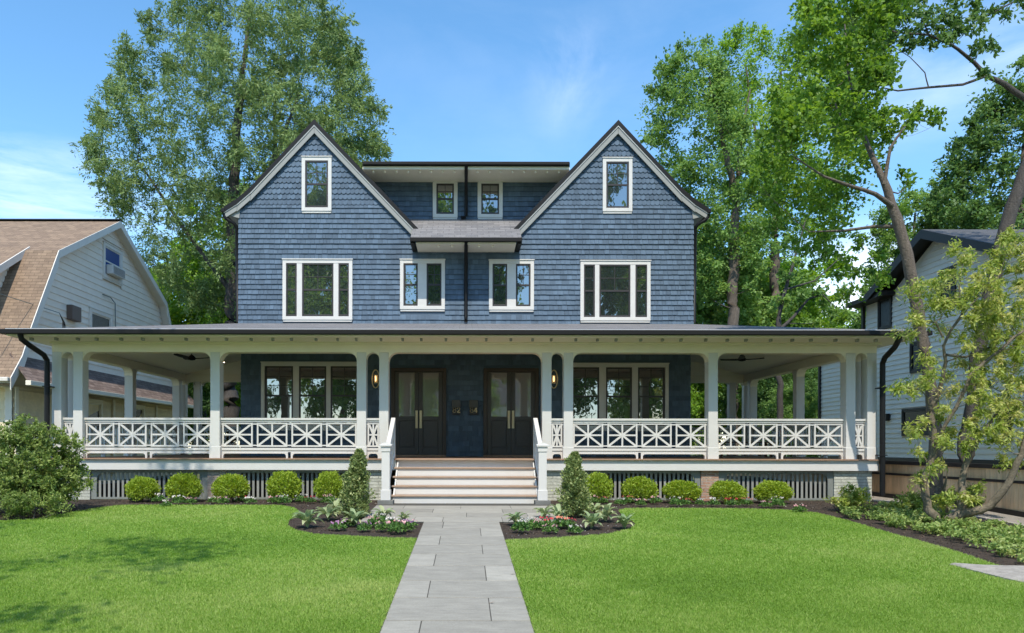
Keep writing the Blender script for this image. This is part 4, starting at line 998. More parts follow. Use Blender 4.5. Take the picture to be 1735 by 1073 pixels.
def crown(name, clumps, n, L, Wd, m, parent, twigs=7, upbias=.2, droop=0., up=.6, local=False, spread=.16, flat=.8, leafdir=.8):
    """clumps: (x,y,z,r)"""
    C_ = np.array([c[:3] for c in clumps]); Rr = np.array([c[3] for c in clumps]); K_ = len(C_)
    td = rng.normal(size=(K_, twigs, 3)); td[:, :, 2] = td[:, :, 2]*flat+upbias; td /= np.linalg.norm(td, axis=2, keepdims=True)
    tl = rng.uniform(.55, 1.15, size=(K_, twigs))
    ci = np.repeat(np.arange(K_), n) if np.isscalar(n) else np.repeat(np.arange(K_), n)
    N_ = len(ci); ti = rng.integers(0, twigs, N_); u = rng.uniform(.12, 1, N_)**.7
    D = td[ci, ti]; P = C_[ci]+D*(Rr[ci]*u*tl[ci, ti])[:, None]
    P[:, 2] -= droop*(Rr[ci]*u)**2*1.2
    P += rng.normal(size=(N_, 3))*(Rr[ci]*spread)[:, None]
    ax = D*leafdir+rng.normal(size=(N_, 3))*.6; ax[:, 2] -= droop*.8
    l = rng.uniform(.7, 1.25, N_)*L
    V_, Fq = leaf_quads(P, ax, l, l*Wd/L*rng.uniform(.8, 1.2, N_), up=up)
    tint = np.clip(.5+rng.normal(size=K_)[ci]*.16+rng.normal(size=N_)*.17, 0, 1)
    return quads_mesh(name, V_, Fq, tint, m, parent, local)
def sil(rows, Y0, n, r, depth=.75, ymin=-1e9, ymax=1e9, jr=.35, hollow=.35, dmul=1.0):
    """clumps inside a silhouette: rows (py, xl, xr) at distance Y0, real depth front to back"""
    ys = np.array([q[0] for q in rows], float); xl = np.array([q[1] for q in rows], float); xr = np.array([q[2] for q in rows], float)
    out_ = []; wmax = (xr-xl).max(); hw = wmax/2*Y0/F*depth
    while len(out_) < n:
        y = random.uniform(ys[0], ys[-1]); a, b = np.interp(y, ys, xl), np.interp(y, ys, xr)
        if random.random()*wmax > (b-a): continue
        t = random.uniform(-1, 1); 
        if abs(t) < hollow and random.random() < .5: continue
        x = (a+b)/2+t*(b-a)/2; dmax = hw*(b-a)/wmax*sqrt(max(1-t*t, .05)); dy = random.uniform(-1, 1)*dmax
        Y = Y0+dy; q = W(x, y, Y0); z = CZ+(CY-y)*Y0/F
        out_.append((q[0], Y, z, r*random.uniform(1-jr, 1+jr)))
    return out_

def tree_thing(name, loc, label, cat='tree', group=None): return empty(name, loc, label, cat, group)
# --- tall feathery tree behind the left gable
B = W(392, 560, 34); bx = B[0]
hem = [(-60, 330, 480), (0, 288, 548), (50, 250, 585), (100, 222, 606), (150, 190, 612), (200, 168, 640), (250, 155, 646), (300, 165, 648), (350, 190, 600), (400, 215, 520), (440, 240, 480), (490, 290, 440), (520, 330, 420)]
cl = sil(hem, 34, 800, .75, depth=.7, hollow=0)
for row in hem[:9]:     # ragged outer tips
    for k in range(5): cl.append((*W(row[1]+random.uniform(-14, 18), row[0]+random.uniform(-22, 22), 34+random.uniform(-1.5, 1.5)), .45)); cl.append((*W(row[2]+random.uniform(-18, 12), row[0]+random.uniform(-22, 22), 34+random.uniform(-1.5, 1.5)), .45))
t = tree_thing('feathery_tree', (bx, 34, 0), 'tall airy feathery tree rising behind the left gable of the blue house')
T1 = Tree([[(bx, 34, -.1, .42), (bx-.05, 34, 6, .33), (bx+.02, 34, 12, .27), (bx+.3, 34, 17, .18), (bx+.8, 34.2, 22, .06)],
           [(bx+.02, 34, 10.5, .16), (bx+1.6, 34.3, 14, .12), (bx+3, 34.5, 18, .05)], [(bx, 34, 8.5, .13), (bx-2.2, 33.7, 11.5, .09), (bx-4.2, 33.5, 14.5, .04)]])
T1.grow(cl, minz=6.5, upw=1.6, bend=.2); T1.trunk('trunk', M_barkd, t)
crown('crown', cl, 165, .165, .055, L_hem, t, twigs=9, upbias=-.05, droop=.25, up=.35, spread=.10, leafdir=1.3)
t2 = tree_thing('feathery_tree', (W(465, 560, 37)[0], 37, 0), 'second airy tree with a thinner trunk just right of the tall feathery one')
bx2 = W(462, 560, 37)[0]
cl = sil([(20, 440, 560), (90, 430, 600), (160, 430, 625), (230, 430, 640), (300, 430, 650), (360, 440, 600)], 37, 120, .8)
T2 = Tree([[(bx2, 37, -.1, .28), (bx2, 37, 10, .2), (bx2+.1, 37, 20, .07)]]); T2.grow(cl, minz=8, upw=1.5); T2.trunk('trunk', M_barkd, t2)
crown('crown', cl, 130, .22, .08, L_hem, t2, twigs=9, droop=.2, up=.4, spread=.12, leafdir=1.2)

# --- generic broadleaf tree (one mesh set, copied)
def generic(name, h, wd, n, leafn, L, m, mbark, label, low=.12, seed=1):
    random.seed(seed); t = tree_thing(name, (0, 0, 0), label); cl = []
    lobes = [(random.uniform(-.28, .28)*wd, random.uniform(-.28, .28)*wd, h*random.uniform(low+.2, .85), random.uniform(.22, .36)*wd) for _ in range(9)]+[(0, 0, h*.84, wd*.22)]
    while len(cl) < n:
        lb = random.choice(lobes); d = Vector((random.gauss(0, 1), random.gauss(0, 1), random.gauss(0, 1))).normalized()*lb[3]*random.uniform(.5, 1.08); z = lb[2]+d.z*1.05
        if z < h*low or z > h: continue
        cl.append((lb[0]+d.x, lb[1]+d.y, z, wd*.085*random.uniform(.6, 1.4)))
    T_ = Tree([[(0, 0, -.2, h*.022), (.1, .05, h*.3, h*.018), (0, .1, h*.6, h*.012), (.1, 0, h*.85, h*.005)]]); T_.grow(cl, minz=h*.1, upw=1.4); T_.trunk('trunk', mbark, t, local=True)
    crown('crown', cl, leafn, L, L*.6, m, t, twigs=7, upbias=.15, up=.6, spread=.2, local=True, droop=.05); return t
def copy_tree(o, parent=None):
    c = o.copy(); COL.objects.link(c); c.parent = parent
    for ch in list(o.children): copy_tree(ch, c)
    return c
gA = generic('leafy_tree', 11, 8.5, 230, 190, .20, L_bg, M_bark, 'x', seed=5)
gB = generic('leafy_tree', 11, 8.5, 230, 190, .19, L_mid, M_bark, 'x', seed=9)
gC = generic('leafy_tree', 11, 8.5, 230, 190, .18, L_dark, M_barkd, 'x', seed=14)
used = set()
def put(g, px, Y, s, rz, label, group='trees behind the houses', sz=1.0, dz=0, name=None):
    o = g if g.name not in used else copy_tree(g); used.add(g.name); used.add(o.name)
    o.location = ((px-CX)*Y/F, Y, dz); o.scale = (s, s, s*sz); o.rotation_euler = (0, 0, rz); o['label'] = label; o['category'] = 'tree'; o['group'] = group
    return o
put(gA, 300, 44, 1.15, 0, 'bright green leafy tree between the cream house and the blue house')
put(gA, 215, 52, 1.15, 1.3, 'bright leafy tree showing just over the cream house roof', sz=.9)
put(gB, 375, 49, 1.2, 2.1, 'mid green leafy tree behind the dark trunk left of the blue house')
put(gC, 262, 40, .72, 4, 'dark green low tree beside the cream gable')
put(gA, 470, 46, 1.5, 3.2, 'bright green tree glowing behind the left gable peak', sz=1.05)
put(gB, 545, 52, 1.4, 5.2, 'mid green tree right behind the left gable peak', sz=.95)
put(gC, 345, 36, .62, .4, 'dark low tree seen through the arch at the back of the left porch')
put(gB, 330, 60, 1.3, 1.0, 'distant mid green tree beyond the left side yard', sz=.8)
put(gC, 120, 62, 1.0, 2.0, 'distant dark tree hidden behind the cream house', sz=.9)
# right side backdrop
put(gB, 1205, 44, 1.45, .6, 'mid green low tree against the right wall of the blue house', sz=.92)
put(gA, 1290, 50, 1.55, 2.2, 'bright leafy tree just above the right porch roof', sz=.85)
put(gB, 1375, 56, 1.35, 3.3, 'small far tree under the open sky left of the white house', sz=.75)
put(gA, 1440, 64, .95, 1.9, 'low far bright tree close to the white house corner', sz=.65)
put(gC, 1290, 38, .62, 1.2, 'dark green tree seen through the right porch openings')
put(gC, 1345, 41, .62, 4.0, 'dark tree framed by the right porch opening nearest the white house')
put(gA, 1345, 46, 1.05, 3.9, 'bright bushy tree filling the space above the middle of the right porch roof')
put(gA, 1210, 40, .68, 2.9, 'bright low tree seen behind the right end of the porch wall')
put(gB, 1360, 33, .36, 5.5, 'small bushy tree standing by the white house rear corner', sz=1.1)
put(gC, 1480, 70, 1.0, 2.2, 'distant dark tree behind the white house', sz=.7)
# --- two tall crowns right of the blue house
random.seed(21)
def big(px, Y, rows, n, r, label, m, trunk, leafn=120, L=.18, bark=M_bark, minz=4, name='tall_leafy_tree', **k):
    x = (px-CX)*Y/F; t = tree_thing(name, (x, Y, 0), label); cl = sil(rows, Y, n, r)
    for q in rows:
        for kk in range(3): cl.append((*W(q[1]+random.uniform(-8, 22), q[0]+random.uniform(-20, 20), Y+random.uniform(-1, 1)), r*.6)); cl.append((*W(q[2]+random.uniform(-22, 8), q[0]+random.uniform(-20, 20), Y+random.uniform(-1, 1)), r*.6))
    T_ = Tree(trunk); T_.grow(cl, minz=minz); T_.trunk('trunk', bark, t); crown('crown', cl, leafn, L, L*.55, m, t, twigs=8, upbias=.15, **k); return t
def PX(px, py, Y, r): return (*W(px, py, Y), r)
big(1240, 37, [(85, 1150, 1190), (120, 1118, 1215), (160, 1108, 1240), (220, 1104, 1262), (280, 1125, 1285), (340, 1165, 1300), (400, 1180, 1300), (450, 1185, 1290), (490, 1190, 1270)], 215, .8, 'tall light green tree close to the right gable of the blue house', L_mid,
    [[(W(1240, 500, 37)[0], 37, -.1, .3), PX(1242, 430, 37, .26), PX(1246, 340, 37, .2), PX(1225, 240, 37, .12), PX(1200, 130, 37, .04)], [PX(1246, 330, 37, .15), PX(1255, 230, 37, .1), PX(1270, 150, 37, .04)]])
big(1300, 41, [(62, 1240, 1290), (85, 1215, 1370), (130, 1210, 1420), (190, 1215, 1440), (260, 1225, 1440), (330, 1235, 1425), (390, 1245, 1410), (430, 1260, 1390)], 230, .85, 'tall full green tree in the middle of the right tree group', L_bg,
    [[(W(1312, 500, 41)[0], 41, -.1, .3), PX(1312, 400, 41, .24), PX(1316, 280, 41, .18), PX(1322, 120, 41, .05)], [PX(1314, 330, 41, .15), PX(1280, 230, 41, .09), PX(1262, 110, 41, .04)]])
big(1700, 33, [(120, 1725, 1790), (170, 1672, 1830), (210, 1650, 1850), (250, 1620, 1850), (290, 1606, 1850), (330, 1585, 1850), (370, 1560, 1850), (410, 1570, 1850)], 300, .6, 'dense dark green tree behind the white house at the right edge', L_dark,
    [[(W(1730, 500, 33)[0], 33, -.1, .3), PX(1730, 400, 33, .22), PX(1735, 260, 33, .14), PX(1740, 160, 33, .05)]])
big(1540, 40, [(330, 1540, 1570), (350, 1500, 1640), (385, 1490, 1660), (420, 1485, 1600), (460, 1475, 1560), (500, 1470, 1530)], 110, .6, 'light green tree showing between the maple trunk and the white house roof', L_mid,
    [[(W(1545, 500, 40)[0], 40, -.1, .2), PX(1545, 460, 40, .15), PX(1550, 360, 40, .05)]])
# --- bare-branched small trees silhouetted above the porch roof
random.seed(3)
x = (1325-CX)*30/F; t = tree_thing('slender_tree', (x, 30, 0), 'slender arching young tree with sparse leaves above the right porch roof')
cl = [(*W(px+random.uniform(-8, 8), py+random.uniform(-8, 8), 30+random.uniform(-.8, .8)), .4) for px, py in [(1335, 470), (1350, 440), (1365, 500), (1380, 490), (1392, 503), (1400, 515), (1410, 530), (1345, 400), (1330, 430), (1360, 380), (1320, 500), (1305, 520), (1420, 540), (1440, 520), (1455, 540), (1430, 500), (1465, 510), (1475, 530), (1450, 560), (1370, 540)]]
T_ = Tree([[(x, 30, -.1, .14), PX(1318, 560, 30, .11), PX(1322, 520, 30, .09), PX(1345, 440, 30, .05), PX(1365, 370, 30, .02)], [PX(1318, 560, 30, .08), PX(1345, 535, 30, .06), PX(1370, 505, 30, .045), PX(1393, 498, 30, .03), PX(1415, 520, 30, .015)], [PX(1330, 490, 30, .05), PX(1380, 475, 30, .03), PX(1440, 420, 30, .012)]])
T_.grow(cl, minz=4.5, tip=.01, thick=.008); T_.trunk('trunk', M_barkd, t); crown('crown', cl, 110, .17, .1, L_mid, t, twigs=6)

# --- maple leaning over the right yard
random.seed(31); YM = 15.2; xm = (1591-CX)*YM/F
t = tree_thing('maple_tree', (xm, YM, gz(YM)), 'tall maple with a curving bare trunk leaning left over the right end of the porch')
tr_ = [[(xm-.05, YM, gz(YM)-.1, .135), PX(1586, 770, YM, .128), PX(1579, 670, YM, .125), PX(1572, 610, YM, .12), PX(1562, 560, YM, .12), PX(1551, 500, YM, .118), PX(1535, 430, YM, .115), PX(1519, 370, YM, .105), PX(1503, 322, YM, .085), PX(1488, 285, YM+.1, .06), PX(1468, 240, YM+.3, .05), PX(1450, 190, YM+.4, .04), PX(1436, 120, YM+.5, .028), PX(1430, 40, YM+.6, .012)],
       [PX(1513, 350, YM, .06), PX(1484, 328, YM-.2, .045), PX(1440, 314, YM-.3, .035), PX(1395, 298, YM-.4, .025), PX(1345, 265, YM-.4, .012)],
       [PX(1523, 382, YM, .05), PX(1480, 383, YM+.3, .035), PX(1430, 390, YM+.5, .028), PX(1370, 392, YM+.6, .012)],
       [PX(1497, 312, YM, .045), PX(1508, 250, YM, .03), PX(1530, 215, YM, .015)], [PX(1468, 240, YM+.3, .035), PX(1430, 205, YM+.6, .025), PX(1400, 150, YM+.8, .012)]]
rows = [(-30, 1390, 1560), (0, 1365, 1540), (40, 1350, 1500), (90, 1345, 1505), (140, 1325, 1490), (190, 1305, 1475), (240, 1300, 1480), (290, 1275, 1470), (340, 1300, 1450), (390, 1320, 1440)]
cl = sil(rows, YM+2.6, 190, .44, depth=.8)+sil(rows[:7], YM-.5, 75, .36, depth=.35)
cl += [(*W(px+random.uniform(-6, 6), py+random.uniform(-6, 6), YM+(4.2 if py >= 340 else .8)+random.uniform(-.7, .7)), .3) for px, py in [(1500, 190), (1520, 188), (1545, 190), (1570, 195), (1588, 203), (1490, 215), (1510, 230), (1470, 260), (1480, 280), (1500, 235), (1495, 205), (1540, 210), (1560, 185), (1425, 130), (1440, 140), (1500, 115), (1485, 130), (1420, 420), (1440, 440), (1400, 430), (1465, 400), (1450, 415), (1420, 470), (1450, 460), (1470, 450), (1490, 440), (1505, 460), (1480, 480), (1515, 350), (1530, 360), (1380, 420), (1360, 430), (1495, 425), (1345, 410), (1330, 380), (1430, 500), (1450, 490), (1300, 330), (1285, 300), (1270, 320), (1350, 340), (1380, 350), (1400, 360), (1540, 300), (1440, 560), (1432, 540)]]
T_ = Tree(tr_); T_.grow(cl, minz=5.2, tip=.008, thick=.008, upw=.9); T_.trunk('trunk', M_bark, t)
crown('crown', cl, 92, .105, .075, L_maple, t, twigs=7, upbias=.1, up=.5, droop=.1)

# --- big oak behind the fence, limb crossing the sky
random.seed(37); YO = 17.5; xo = (1632-CX)*YO/F
def PXo(px, py, Y, r): return (*W(px, py, Y), r*.84)
t = tree_thing('oak_tree', (xo, YO, 0), 'thick dark trunked oak behind the fence whose long limb crosses the upper right sky')
tr_ = [[(xo-.1, YO, -.1, .26), PXo(1632, 800, YO, .23), PXo(1642, 710, YO, .20), PXo(1652, 640, YO, .20), PXo(1664, 570, YO, .20), PXo(1678, 500, YO, .19), PXo(1696, 420, YO, .19), PXo(1713, 350, YO, .18), PXo(1734, 290, YO, .17), PXo(1775, 215, YO, .14), PXo(1800, 120, YO, .12), PXo(1810, -60, YO, .08)],
       [PXo(1775, 205, YO, .10), PXo(1740, 168, YO-.2, .085), PXo(1700, 140, YO-.4, .07), PXo(1668, 127, YO-.5, .06), PXo(1650, 105, YO-.5, .05), PXo(1622, 82, YO-.6, .04), PXo(1600, 70, YO-.6, .035), PXo(1572, 58, YO-.7, .03), PXo(1520, 54, YO-.8, .02), PXo(1470, 40, YO-.8, .01)],
       [PXo(1668, 128, YO-.5, .04), PXo(1630, 142, YO-.7, .035), PXo(1572, 147, YO-.9, .03), PXo(1520, 153, YO-1, .022), PXo(1496, 148, YO-1, .014), PXo(1480, 151, YO-1, .006)],
       [PXo(1572, 146, YO-.9, .018), PXo(1566, 122, YO-.9, .014), PXo(1540, 95, YO-.9, .010), PXo(1515, 80, YO-.9, .005)],
       [PXo(1573, 58, YO-.7, .02), PXo(1560, 30, YO-.7, .015), PXo(1536, 5, YO-.7, .008), PXo(1500, -20, YO-.7, .005)],
       [PXo(1800, 60, YO, .05), PXo(1740, -10, YO-.5, .03), PXo(1690, 15, YO-.6, .02), PXo(1660, 32, YO-.6, .015), PXo(1620, 38, YO-.7, .010), PXo(1600, 20, YO-.7, .004)]]
pts = [(1600, 40), (1580, 45), (1560, 48), (1540, 60), (1520, 62), (1500, 55), (1480, 50), (1460, 45), (1445, 60), (1500, 30), (1530, 20), (1550, 15), (1520, 5), (1480, 15), (1460, 10), (1500, -10), (1590, 62), (1575, 75), (1610, 30), (1630, 35), (1620, 50), (1640, 45), (1655, 25), (1660, 35), (1680, 25), (1600, 15), (1585, 25), (1650, 5), (1620, 10), (1665, 70), (1655, 78), (1680, 70), (1605, 62), (1595, 70), (1545, 40), (1570, 30), (1560, 65), (1700, 8), (1720, 0), (1440, 30), (1430, 60), (1470, 75), (1500, 75), (1490, 90), (1455, 80), (1720, -15), (1590, -10), (1560, -5), (1540, 75), (1678, 118)]
cl = [(*W(px+random.uniform(-7, 7), py+random.uniform(-7, 7), YO-.7+random.uniform(-.6, .6)), .27) for px, py in pts]
T_ = Tree(tr_); T_.grow(cl, minz=9.5, tip=.006, thick=.006, upw=.5); 
cl2 = [(*W(px, py, YO+random.uniform(-.8, .8)), .5) for px, py in [(1800+random.uniform(-60, 120), random.uniform(-150, 60)) for _ in range(30)]]
T_.grow(cl2, minz=9.5); T_.trunk('trunk', M_barkd, t)
crown('crown', cl+cl2, 62, .13, .07, L_dark, t, twigs=6, upbias=-.1, up=.3, droop=.3)

# --- multi-stem yellow-green small tree in the right bed
random.seed(41); YS = 12.9; xs_ = (1595-CX)*YS/F; zb = gz(YS)
t = tree_thing('small_multi_stem_tree', (xs_, YS, zb), 'small multi-stemmed tree with yellow green leaves in the right planting bed')
def Q(px, py, dy, r): return (*W(px, py, YS+dy), r*.86)
tr_ = [[(xs_, YS, zb-.08, .13), Q(1588, 882, 0, .11), Q(1574, 862, .05, .085), Q(1567, 836, .08, .072), Q(1565, 812, .1, .066), Q(1574, 788, .1, .07), Q(1583, 766, .1, .066), Q(1583, 742, .12, .062), Q(1578, 712, .15, .055), Q(1576, 690, .15, .05), Q(1588, 668, .1, .042), Q(1597, 640, 0, .038), Q(1602, 612, -.1, .034), Q(1598, 585, -.15, .03), Q(1610, 560, -.2, .024), Q(1630, 530, -.2, .02), Q(1625, 490, -.2, .012), Q(1630, 450, -.2, .006)],
       [Q(1591, 745, .1, .035), Q(1600, 720, 0, .036), Q(1620, 690, -.1, .036), Q(1632, 665, -.15, .036), Q(1644, 635, -.2, .036), Q(1668, 612, -.2, .034), Q(1695, 592, -.25, .03), Q(1718, 570, -.3, .026), Q(1740, 555, -.3, .02)],
       [Q(1598, 890, 0, .12), Q(1612, 878, -.1, .105), Q(1628, 866, -.15, .10), Q(1629, 845, -.1, .075), Q(1630, 818, 0, .066), Q(1634, 790, .1, .06), Q(1646, 765, .15, .055), Q(1660, 738, .2, .05), Q(1680, 712, .3, .035), Q(1695, 690, .3, .028), Q(1712, 640, .3, .02), Q(1735, 600, .3, .01)],
       [Q(1622, 872, -.15, .10), Q(1650, 866, -.25, .085), Q(1676, 856, -.3, .075), Q(1700, 832, -.4, .068), Q(1716, 800, -.45, .064), Q(1730, 768, -.5, .06), Q(1741, 735, -.5, .05), Q(1742, 705, -.5, .035), Q(1735, 680, -.5, .02)],
       [Q(1603, 600, -.1, .028), Q(1635, 604, 0, .024), Q(1670, 590, .1, .018), Q(1700, 575, .1, .012), Q(1715, 555, .1, .006)],
       [Q(1578, 700, .15, .02), Q(1570, 670, .1, .016), Q(1560, 660, .0, .010), Q(1535, 655, -.1, .005)],
       [Q(1597, 570, -.15, .018), Q(1585, 545, -.2, .014), Q(1570, 545, -.3, .008)], [Q(1610, 560, -.2, .02), Q(1640, 520, -.3, .016), Q(1665, 495, -.3, .012), Q(1690, 470, -.3, .008), Q(1705, 430, -.3, .004)],
       [Q(1605, 868, .1, .03), Q(1600, 830, .15, .022), Q(1606, 795, .2, .016), Q(1596, 770, .2, .01)]]
pts = [(1620, 430), (1635, 440), (1700, 395), (1715, 402), (1698, 428), (1690, 470), (1600, 475), (1622, 470), (1650, 480), (1668, 455), (1560, 497), (1580, 508), (1562, 535), (1530, 560), (1545, 545), (1600, 520), (1640, 505), (1680, 515), (1720, 520), (1710, 548), (1690, 570), (1570, 600), (1552, 642), (1522, 664), (1538, 668), (1580, 640), (1612, 655), (1640, 580), (1660, 620), (1692, 640), (1712, 655), (1688, 682), (1665, 700), (1642, 712), (1602, 700), (1720, 620), (1730, 590), (1702, 722), (1645, 742), (1558, 728), (1552, 715), (1590, 790), (1642, 838), (1553, 762), (1552, 815), (1720, 700), (1728, 740), (1700, 750), (1680, 730), (1610, 730), (1605, 755), (1625, 620), (1645, 650), (1735, 640), (1725, 480), (1735, 430), (1735, 500), (1678, 545), (1610, 840), (1600, 850), (1705, 790), (1590, 555), (1560, 650), (1545, 500), (1735, 560), (1695, 610), (1668, 670), (1712, 680), (1585, 480), (1612, 500), (1655, 530), (1700, 500)]
cl = [(*W(px+random.uniform(-6, 6), py+random.uniform(-6, 6), YS+random.uniform(-.6, .5)), random.uniform(.13, .22)) for px, py in pts]
cl += [(*W(px+random.uniform(-14, 16), py+random.uniform(-14, 14), YS+random.uniform(-.6, .5)), random.uniform(.10, .17)) for px, py in pts]
cl += [(*W(px+random.uniform(-20, 22), py+random.uniform(-20, 20), YS+random.uniform(-.6, .5)), random.uniform(.09, .15)) for px, py in pts if px > 1590]
cl += [(*W(random.uniform(1640, 1760), random.uniform(400, 760), YS+random.uniform(-.6, .6)), random.uniform(.09, .16)) for _ in range(60)]
T_ = Tree(tr_); T_.grow(cl, minz=.55, tip=.006, thick=.012, upw=.6, bend=.3); T_.trunk('trunk', M_barkl, t)
crown('crown', cl, 84, .095, .028, L_yel, t, twigs=7, upbias=.05, up=.5, droop=.5, spread=.26, leafdir=.9)

# --- yard tree outside the frame at front left: throws the dappled shade on the left lawn
random.seed(43)
t = tree_thing('yard_tree', (-13.0, 4.0, gz(4)), 'large spreading yard tree at front left that shades the left lawn')
cl = []
for (cx_, cy_, cz_, r_, n_) in [(-11.0, 3.2, 9.5, 2.5, 30), (-7.3, 1.4, 9.6, 2.2, 24), (-4.3, 2.6, 10.4, 1.0, 6), (-8.6, 3.8, 9.8, 1.2, 8), (-9.2, 5.6, 10.2, 1.6, 9), (-10.8, 5.0, 10.5, 2.0, 16), (-5.2, 3.2, 10.6, 1.2, 6), (-9.8, 7.3, 12.5, 1.9, 13), (-7.2, 8.8, 13.6, 1.5, 8), (-4.6, .2, 9.0, 1.2, 5), (-13, 4, 11, 2.5, 20)]:
    for k in range(n_): d = Vector((random.gauss(0, 1), random.gauss(0, 1), random.gauss(0, .6))).normalized()*r_*random.random()**.4; cl.append((cx_+d.x, cy_+d.y, cz_+d.z, .6*random.uniform(.6, 1.3)))
T_ = Tree([[(-13, 4, gz(4)-.1, .35), (-12.8, 4, 5, .28), (-12, 4.2, 9, .15), (-11, 4.5, 12, .06)]]); T_.grow(cl, minz=3.5); T_.trunk('trunk', M_bark, t); crown('crown', cl, 52, .16, .09, L_mid, t, twigs=9, spread=.35)
# trees and a house across the street (mirrored in the window glass)
put(gB, CX, 40, 1.2, 0, 'street tree across the road facing the blue house', 'trees across the street', sz=1.7).location = (-9.5, -14, -.7)
put(gA, CX, 40, 1.2, 2, 'second street tree across the road', 'trees across the street', sz=1.7).location = (-1.5, -17, -.7)
put(gC, CX, 40, 1.3, 4, 'dark street tree across the road', 'trees across the street', sz=1.7).location = (7, -14, -.7)
put(gB, CX, 40, 1.1, 1, 'low street tree across the road at right', 'trees across the street', sz=1.7).location = (14.5, -16, -.7)
put(gC, CX, 40, 1.1, 3, 'far left street tree across the road', 'trees across the street', sz=1.7).location = (-19, -16, -.7)
oh = empty('house_across_street', (0, -38, -.8), 'pale sided house across the street', 'house')
m = MB(); m.box(-9, 9, -46, -38, -.8, 6); m.build('wall', M_wlap, oh)
m = MB(lambda u, d, v: (d, u, v)); m.prism([(-46.5, 5.9), (-37.5, 5.9), (-42, 9.5)], -9.5, 9.5); m.build('roof', M_blkroof, oh)
for x in (-6, -2, 3, 6.5): m = MB(); m.box(x, x+1.2, -38, -37.95, 1.6, 3.4); m.build('window', M_bronze, oh)

# ---------------------------------------------------------------- lawn grass
def grass(name, poly, nn, seed, label):
    g = np.random.default_rng(seed); P = []
    need = nn
    while need > 0:
        M_ = 400000; Y = 5.6/(1-g.random(M_)*(1-5.6/17.0)); X = (g.random(M_)*2-1)*(Y*.80+.5)
        k = pip(X, Y, poly) ; k &= g.random(M_) < (Y/17.0)**.35
        X, Y = X[k][:need], Y[k][:need]; P.append(np.stack([X, Y], 1)); need -= len(X)
    P = np.concatenate(P); n = len(P); X, Y = P[:, 0], P[:, 1]; Z = np.where(Y > 15.5, 0, -.041*(15.5-Y))+.02
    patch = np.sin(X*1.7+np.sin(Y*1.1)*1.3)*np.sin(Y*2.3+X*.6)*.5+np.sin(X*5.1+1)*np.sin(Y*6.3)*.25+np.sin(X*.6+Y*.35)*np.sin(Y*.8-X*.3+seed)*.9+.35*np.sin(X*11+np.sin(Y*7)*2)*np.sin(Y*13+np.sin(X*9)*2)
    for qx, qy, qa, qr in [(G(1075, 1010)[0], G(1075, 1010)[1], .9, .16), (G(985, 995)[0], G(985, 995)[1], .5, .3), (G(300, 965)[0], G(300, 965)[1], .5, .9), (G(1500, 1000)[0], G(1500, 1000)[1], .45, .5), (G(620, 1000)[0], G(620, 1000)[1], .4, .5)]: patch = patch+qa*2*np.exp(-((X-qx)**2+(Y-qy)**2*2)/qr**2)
    h = (.018+.016*g.random(n))*(1+.15*patch); wd = (.0022+.0018*g.random(n))*(.7+Y/9)
    a = g.random(n)*2*pi; ln = g.random(n)**.7*.036; b = a+pi/2+g.normal(size=n)*.5
    dx, dy = np.cos(a)*ln, np.sin(a)*ln; sx_, sy_ = np.cos(b)*wd, np.sin(b)*wd
    v0 = np.stack([X-sx_, Y-sy_, Z], 1); v1 = np.stack([X+sx_, Y+sy_, Z], 1); v2 = np.stack([X+dx, Y+dy, Z+h], 1)
    V_ = np.stack([v0, v1, v2], 1).reshape(-1, 3); Fq = np.arange(3*n).reshape(n, 3)
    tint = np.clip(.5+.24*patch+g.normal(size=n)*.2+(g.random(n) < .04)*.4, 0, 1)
    o = quads_mesh(name, V_, Fq, tint, L_grass); tag(o, label, 'grass', kind='stuff')
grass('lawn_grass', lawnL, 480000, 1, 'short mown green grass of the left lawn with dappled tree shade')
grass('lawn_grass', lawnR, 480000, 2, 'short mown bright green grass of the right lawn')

# ---------------------------------------------------------------- clipped round shrubs
def globe_proto(seed, r, h):
    random.seed(seed); g = np.random.default_rng(seed)
    t = empty('round_shrub', (0, 0, 0)); n = 5600
    d = norm(g.normal(size=(n, 3))); k_ = d[:, 2] < -.75; d[k_, 2] *= -1
    lump = 1+.05*np.sin(d[:, 0]*7+seed)*np.sin(d[:, 2]*6)+.04*np.sin(d[:, 1]*9+2*seed)
    rad = (g.random(n)**.22)*lump*(1+g.normal(size=n)*.055)
    P = np.stack([d[:, 0]*rad*r, d[:, 1]*rad*r, h*.5+d[:, 2]*rad*h*.5], 1); P[:, 2] = np.maximum(P[:, 2], .03)
    ax = d*.9+g.normal(size=(n, 3))*.6; ax[:, 2] += .35; l = g.uniform(.7, 1.4, n)*.044
    V_, Fq = leaf_quads(P, ax, l, l*.62, up=.4)
    quads_mesh('foliage', V_, Fq, np.clip(.5+g.normal(size=n)*.22, 0, 1), L_box, t, local=True)
    m = MB()
    for k in range(14):
        a = random.random()*6.28; b = random.uniform(.15, .75); m.tube([(0, 0, 0), (r*b*.4*cos(a), r*b*.4*sin(a), h*.3), (r*b*cos(a), r*b*sin(a), h*random.uniform(.5, .85))], [.012, .008, .003], 4, cap=False)
    m.build('stems', M_bark, t, local=True); return t
protoG = [globe_proto(s_, .40, .64) for s_ in (1, 2, 3)]; usedG = set()
